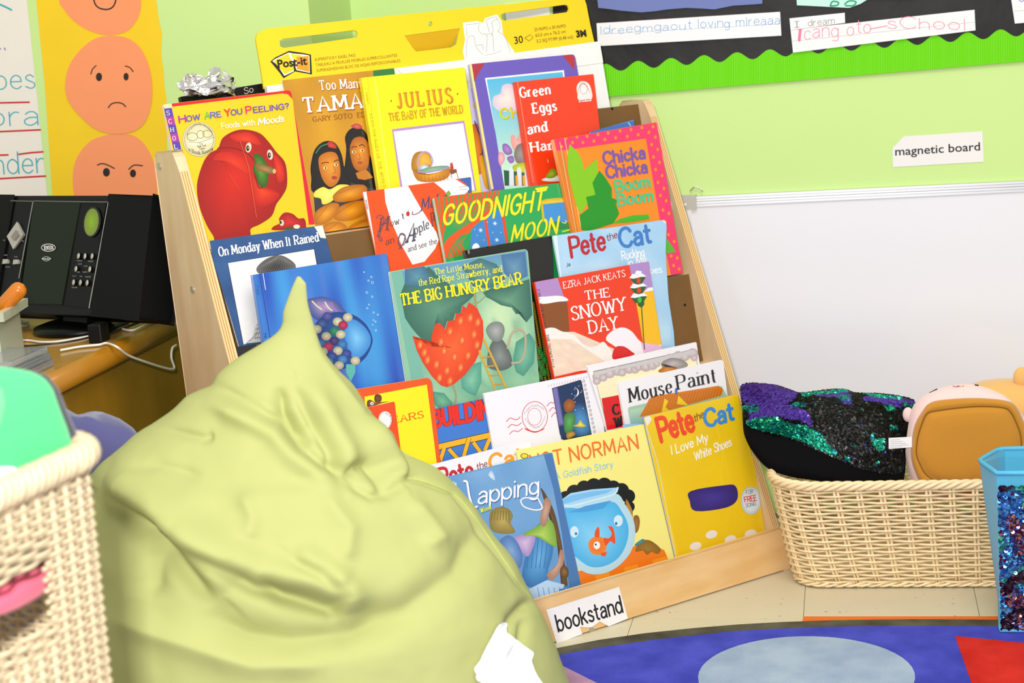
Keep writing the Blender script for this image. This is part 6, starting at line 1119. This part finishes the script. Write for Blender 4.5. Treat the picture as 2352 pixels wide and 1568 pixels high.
# ------------------------------------------------------------------ sequin cushion and plush toys in the big basket
V15 = (1640, 820, 2.4494); al = radians(42)
cn_ = (Z * cos(al) - WY * sin(al)); cp = PP(PP((0, 3.108, 0), (0, 1, 0)).hit(1893, 1095), -cn_)
topo = [(150, 165), (200, 150), (330, 160), (400, 185), (460, 205), (540, 200), (640, 185), (740, 185), (800, 205), (930, 210), (1050, 225), (1135, 250), (1118, 290), (1085, 380), (1060, 500), (1072, 600), (1055, 650), (980, 655), (870, 640), (760, 600), (600, 530), (450, 470), (300, 430), (210, 395), (172, 350), (158, 260)]
boto = [(165, 200), (210, 180), (330, 200), (400, 230), (460, 250), (540, 250), (640, 250), (740, 250), (800, 260), (930, 270), (1050, 280), (1130, 300), (1130, 400), (1085, 520), (1075, 650), (1050, 730), (980, 740), (870, 730), (740, 715), (580, 695), (430, 672), (310, 630), (235, 555), (182, 470), (162, 380)]
n = 100
T3 = [cp.hit(*p) for p in view(V15, topo)]; T3 = resample([tuple(p) for p in catmull([tuple(p) for p in T3], True, 4)], n); B_ = PP(cp.P0 - cn_ * .024, -cn_)
B3 = [B_.hit(*p) for p in view(V15, boto)]; B3 = resample([tuple(p) for p in catmull([tuple(p) for p in B3], True, 4)], n)
cT = sum(T3, Vec()) / n; cB = sum(B3, Vec()) / n; bump = .030
lp = [[cB + (p - cB) * s_ - cn_ * .02 * (1 - s_ * s_) for p in B3] for s_ in (.15, .5, .8, .95, 1)] + [[a.lerp(b, t) + (b - cT) * .0 for a, b in zip(B3, T3)] for t in (.35, .7)]
tops = [[cT + (p - cT) * s_ + cn_ * (bump * (1 - s_ ** 2.2) + .006 * (1 - s_) * noise.noise((cT + (p - cT) * s_) * 14)) for p in T3] for s_ in (1, .96, .88, .76, .62, .48, .34, .2, .08)]
lp += tops; VEL = mat('black_velvet', '#0c0b0d', rough=.95, spec=.1); sc = empty('sequin_cushion', cB, 'black cushion with purple and green flip sequins lying on the wicker basket', 'cushion')
mob('cushion_body', *loft(lp), VEL, sc, smooth=True)
def inpoly(x, y, P):
    c = False; j = len(P) - 1
    for i in range(len(P)):
        if (P[i][1] > y) != (P[j][1] > y) and x < (P[j][0] - P[i][0]) * (y - P[i][1]) / (P[j][1] - P[i][1]) + P[i][0]: c = not c
        j = i
    return c
PUR = [[(160, 150), (330, 155), (470, 205), (450, 235), (400, 260), (520, 300), (545, 345), (560, 395), (480, 350), (330, 330), (250, 345), (190, 360), (200, 300), (170, 260), (150, 200)], [(560, 215), (640, 195), (740, 190), (775, 215), (780, 272), (730, 265), (690, 225), (600, 225)], [(830, 232), (870, 220), (1050, 232), (1140, 250), (1140, 268), (1040, 275), (1100, 290), (960, 262), (850, 245)]]
GRN = [[(180, 360), (250, 340), (340, 335), (430, 370), (520, 380), (605, 430), (640, 480), (700, 530), (690, 555), (600, 520), (520, 480), (400, 440), (290, 415), (190, 390)], [(150, 280), (200, 255), (250, 270), (260, 300), (180, 310)], [(430, 262), (520, 255), (520, 280), (440, 278)], [(480, 205), (740, 180), (760, 200), (600, 210), (500, 225)], [(840, 205), (930, 212), (1060, 228), (1050, 245), (900, 228)], [(700, 215), (760, 220), (770, 250), (720, 250)], [(950, 265), (1010, 270), (1030, 300), (970, 300)], [(1060, 250), (1140, 262), (1130, 280), (1070, 275)], [(990, 385), (1030, 385), (1032, 408), (995, 408)], [(880, 458), (960, 462), (955, 520), (930, 530), (900, 500)], [(880, 432), (902, 432), (902, 452), (880, 452)], [(740, 555), (770, 560), (770, 585), (740, 580)], [(912, 588), (926, 588), (926, 612), (912, 612)], [(778, 490), (798, 490), (798, 505), (778, 505)], [(1100, 400), (1160, 380), (1160, 420), (1110, 420)]]
def hexes(items, r):     # items: centre, normal, tangent, linear colour
    V = []; Fc = []; C = []
    for p, nn, c in items:
        t = nn.orthogonal().normalized(); b = nn.cross(t); o_ = len(V)
        for k in range(7): a = 2 * pi * k / 7; V.append(p + (t * cos(a) + b * sin(a)) * r); C.append(c)
        Fc.append(tuple(range(o_, o_ + 7)))
    return V, Fc, C
rs = random.Random(3); items = []
for _ in range(15000):
    s_ = sqrt(rs.random()) * .995; i = rs.random() * n; a = T3[int(i) % n].lerp(T3[(int(i) + 1) % n], i % 1)
    p = cT + (a - cT) * s_; h = bump * (1 - s_ ** 2.2) + .006 * (1 - s_) * noise.noise(p * 14); q = p + cn_ * (h + .0013 + rs.random() * .0012); px, py = project(q); x, y = (px - V15[0]) * V15[2], (py - V15[1]) * V15[2]
    g = any(inpoly(x, y, P) for P in GRN); u = any(inpoly(x, y, P) for P in PUR); k = rs.random(); tilt = .12
    if g and not (u and k < .3): c = lin(('#12a070', '#18c888', '#0a8c80', '#40e0a0', '#1a70a8', '#0c5c50')[rs.randrange(6)]); tilt = .5
    elif u: c = lin(('#5a3ab4', '#6a48c4', '#4c30a0', '#7250c8')[rs.randrange(4)]); tilt = .15
    elif k < .012: c = lin(('#0a8c70', '#2a4ac0')[rs.randrange(2)]); tilt = .4
    elif k < .25: c = lin('#2c2a26'); tilt = .35
    else: c = lin('#141210'); tilt = .25
    out = (a - cT).normalized(); nn = (cn_ + out * (s_ ** 1.2) * .55 + Vec((rs.uniform(-tilt, tilt), rs.uniform(-tilt, tilt), rs.uniform(-tilt, tilt)))).normalized(); items.append((q, nn, c))
SEQ = mat('sequins', attr=True, rough=.22, metal=.72)
V, Fc, C = hexes(items, .0030); mob('sequins', V, Fc, SEQ, sc, cols=C, kind='stuff')
# pink and brown plush: brown base towards the camera
PV = (2060, 840, 5.808); bwy = lambda o_: PP(bc - WY * (.150 - o_) + Z * .2, WY)
inner_o = [(330, 790), (400, 640), (520, 600), (900, 552), (1180, 540), (1430, 560), (1520, 620), (1600, 780), (1650, 940), (1650, 1150), (1560, 1400), (1300, 1560), (700, 1570), (420, 1470), (300, 1280), (262, 1150), (280, 960)]
outer_o = [(240, 790), (330, 620), (450, 490), (700, 445), (1100, 430), (1480, 470), (1610, 570), (1690, 740), (1760, 900), (1780, 1150), (1700, 1450), (1400, 1680), (700, 1700), (360, 1600), (240, 1400), (188, 1200), (200, 1000)]
pink_o = [(150, 800), (200, 570), (330, 410), (600, 285), (980, 240), (1350, 350), (1560, 500), (1740, 740), (1850, 900), (1880, 1150), (1780, 1500), (1450, 1780), (700, 1800), (300, 1700), (160, 1450), (115, 1200), (125, 1000)]
n = 90
def lo(ol, off, f=1.0):
    pl = bwy(off); P = [pl.hit(*p) for p in view(PV, ol)]; P = resample([tuple(q) for q in catmull([tuple(q) for q in P], True, 4)], n); c = sum(P, Vec()) / n; return [c + (q - c) * f for q in P]
pp = empty('plush_toy', bc + Z * .06 + WX * .12, 'pink plush toy with brown base turned to the camera, in the wicker basket', 'plush toy')
BRN = softmat('plush_brown', '#c8871c'); PNK = softmat('plush_pinkskin', '#f4d0ca')
mob('brown_base', *loft([lo(inner_o, .004, .15), lo(inner_o, .002, .5), lo(inner_o, .003, .8), lo(inner_o, .006, .95), lo(inner_o, .012, 1.0), lo(inner_o, .006, 1.05), lo(outer_o, .008, .96), lo(outer_o, .016, 1.0), lo(outer_o, .024, 1.005)], True, False), BRN, pp, smooth=True)
mob('pink_body', *loft([lo(outer_o, .022, 1.0), lo(pink_o, .038, .985), lo(pink_o, .060, 1.0), lo(pink_o, .085, .98), lo(pink_o, .11, .90), lo(pink_o, .13, .7), lo(pink_o, .138, .35)], True, True), PNK, pp, smooth=True)
mob('seam', *tube(lo(inner_o, .0085, 1.005), .0011, 5, True), mat('seam_brown', '#8a5a10', rough=.9), pp)
mth = bwy(.040); mp = [mth.hit(*p) for p in view(PV, [(745, 262), (790, 270), (810, 258), (860, 268), (893, 255), (885, 275), (835, 292), (790, 280)])]
mob('mouth', *prism(mp, -WY * .004), mat('plush_mouth', '#a83848', rough=.8), pp)
for e_ in ((435, 365, 540, 310), (1040, 254, 1090, 264)): q0, q1 = [bwy(.040).hit(*p) for p in view(PV, [e_[:2], e_[2:]])]; mob('eye', *tube([q0, q1], .0016, 6), BLACK, pp)
ea = sphere(bwy(.07).hit(*view(PV, [(150, 650)])[0]), .010, .008, .014, WX, WY, Z); mob('ear', *ea, PNK, pp, smooth=True)
tg = [bwy(.012).hit(*p) for p in view(PV, [(-110, 962), (203, 945), (200, 1085), (-108, 1108)])]
tgo = mob('care_tag', *prism(tg, WY * .0006), PAPER, pp)
A = Art(bwy(.012), PV, .0003); A.part('small_print')
for i in range(5): A.line([(-90, 990 + i * 24), (40 + (i * 37) % 120, 982 + i * 24)], 5, '#b0aaa8')
A.build(tgo, MATTE)
tn = empty('plush_toy', bc + WY * .06 + WX * .2 + Z * .06, 'tan round plush with small ears behind the pink one', 'plush toy'); TAN = softmat('plush_tan', '#eeb868'); tpn = PP(bc + WY * .075 + Z * .3, WY); tc_ = tpn.hit(2306, 935)
mob('body', *sphere(tc_, .095, .060, .055, WX, WY, Z, .9, 40, 24), TAN, tn, smooth=True)
mob('belly', *sphere(tc_ + Vec((-.01, -.012, -.10)), .075, .05, .11, WX, WY, Z, .9), softmat('plush_rust', '#b8721c'), tn, smooth=True)
mob('ear', *sphere(tpn.hit(2348, 866, .02), .017, .010, .020, WX, WY, Z), TAN, tn, smooth=True)
mob('ear', *sphere(tpn.hit(2400, 900, .02), .017, .010, .020, WX, WY, Z), TAN, tn, smooth=True)
# ------------------------------------------------------------------ turquoise fabric bin with sequin front
F0 = PP((0, 0, .0095), (0, 0, -1)).hit(2298, 1451); vp_ = lambda y: PP(F0 + WY * y, WY); WB = .27; DB = .20
Tz = vp_(0).hit(2289, 1087); L0 = vp_(DB * .5).hit(2247, 1063); L1 = vp_(DB).hit(2293, 1030); hT = Tz.z
BLF = mat('turquoise_felt', '#4fb2d6', rough=.9, sheen=.2, noise_=.08, nscale=200, bump=.3, bscale=900)
bx = empty('storage_bin', F0 + WX * .13 + WY * .1, 'turquoise fabric bin with blue and green sequins on its front at the right edge', 'bin')
topc = [Tz, Vec((L0.x, L0.y, (hT + L0.z) / 2)), Vec((L1.x, L1.y, L1.z)), L1 + WX * (WB + .0), Tz + WX * WB + WY * DB * .5 + WX * .02, Tz + WX * WB]
botc = [F0, F0 + WY * DB * .4 + WX * .006, F0 + WY * DB * .8 + WX * .012, F0 + WX * WB + WY * DB, F0 + WX * (WB + .004) + WY * DB * .5, F0 + WX * WB]
def ringm(t, ins=0.):
    P = [Vec(botc[i]).lerp(topc[i], 1 - (1 - t) ** 1.5 if i == 1 else t) for i in range(6)]; c = sum(P, Vec()) / 6; P = [p + (c - p).normalized() * ins for p in P]
    out = []
    for i in range(6):
        a, b = P[i], P[(i + 1) % 6]; out += [a.lerp(b, k / 6) for k in range(6)]
    for i in (6, 12, 24, 30):   # soften fold corners slightly
        out[i] = out[i].lerp((out[i - 1] + out[(i + 1) % 36]) / 2, .3)
    return out
lps = [ringm(t) for t in (0, .1, .25, .4, .55, .7, .85, .95, 1)] + [ringm(1, .005)] + [ringm(t, .007) for t in (.95, .8, .5, .2, .02)]
mob('fabric_body', *loft(lps), BLF, bx)
mob('rim_binding', *tube([p + Z * .0 for p in ringm(1, .0015)], .0042, 8, True), mat('turquoise_trim', '#5cbce4', rough=.85), bx, smooth=True)
mob('bottom_binding', *tube([p + Z * .003 for p in ringm(0)], .0035, 8, True), mat('turquoise_trim'), bx, smooth=True)
fn_ = (topc[5] - topc[0]).cross(botc[0] - topc[0]).normalized(); fn_ = fn_ if fn_.y < 0 else -fn_
items = []
for _ in range(12000):
    u, v = rs.random() * .97 + .008, rs.random() * .90 + .02; P = (F0.lerp(F0 + WX * WB, u)).lerp(Tz.lerp(Tz + WX * WB, u), v) + fn_ * (.002 + rs.random() * .0022)
    a = noise.noise(Vec((u * 6, v * 7, 3.3))); b = noise.noise(Vec((u * 5 + 9, v * 6, 1.1))); j = rs.random()
    if a > .22: c = ('#18121e', '#2c1830', '#3c2838')[rs.randrange(3)]
    elif b > .12: c = ('#38b088', '#58c898', '#2a9080', '#2868b0')[rs.randrange(4)]
    elif b < -.30: c = ('#8a5c58', '#a87468', '#401c34', '#283c88')[rs.randrange(4)]
    else: c = ('#2a6cb8', '#3c8cd0', '#58b0dc', '#2458a8', '#1c4090')[rs.randrange(5)]
    if j < .05: c = '#5a1840'
    items.append((P, (fn_ + Vec((rs.uniform(-.4, .4), rs.uniform(-.3, .3), rs.uniform(-.4, .4)))).normalized(), lin(c)))
V, Fc, C = hexes(items, .0031); mob('sequins', V, Fc, SEQ, bx, cols=C, kind='stuff')
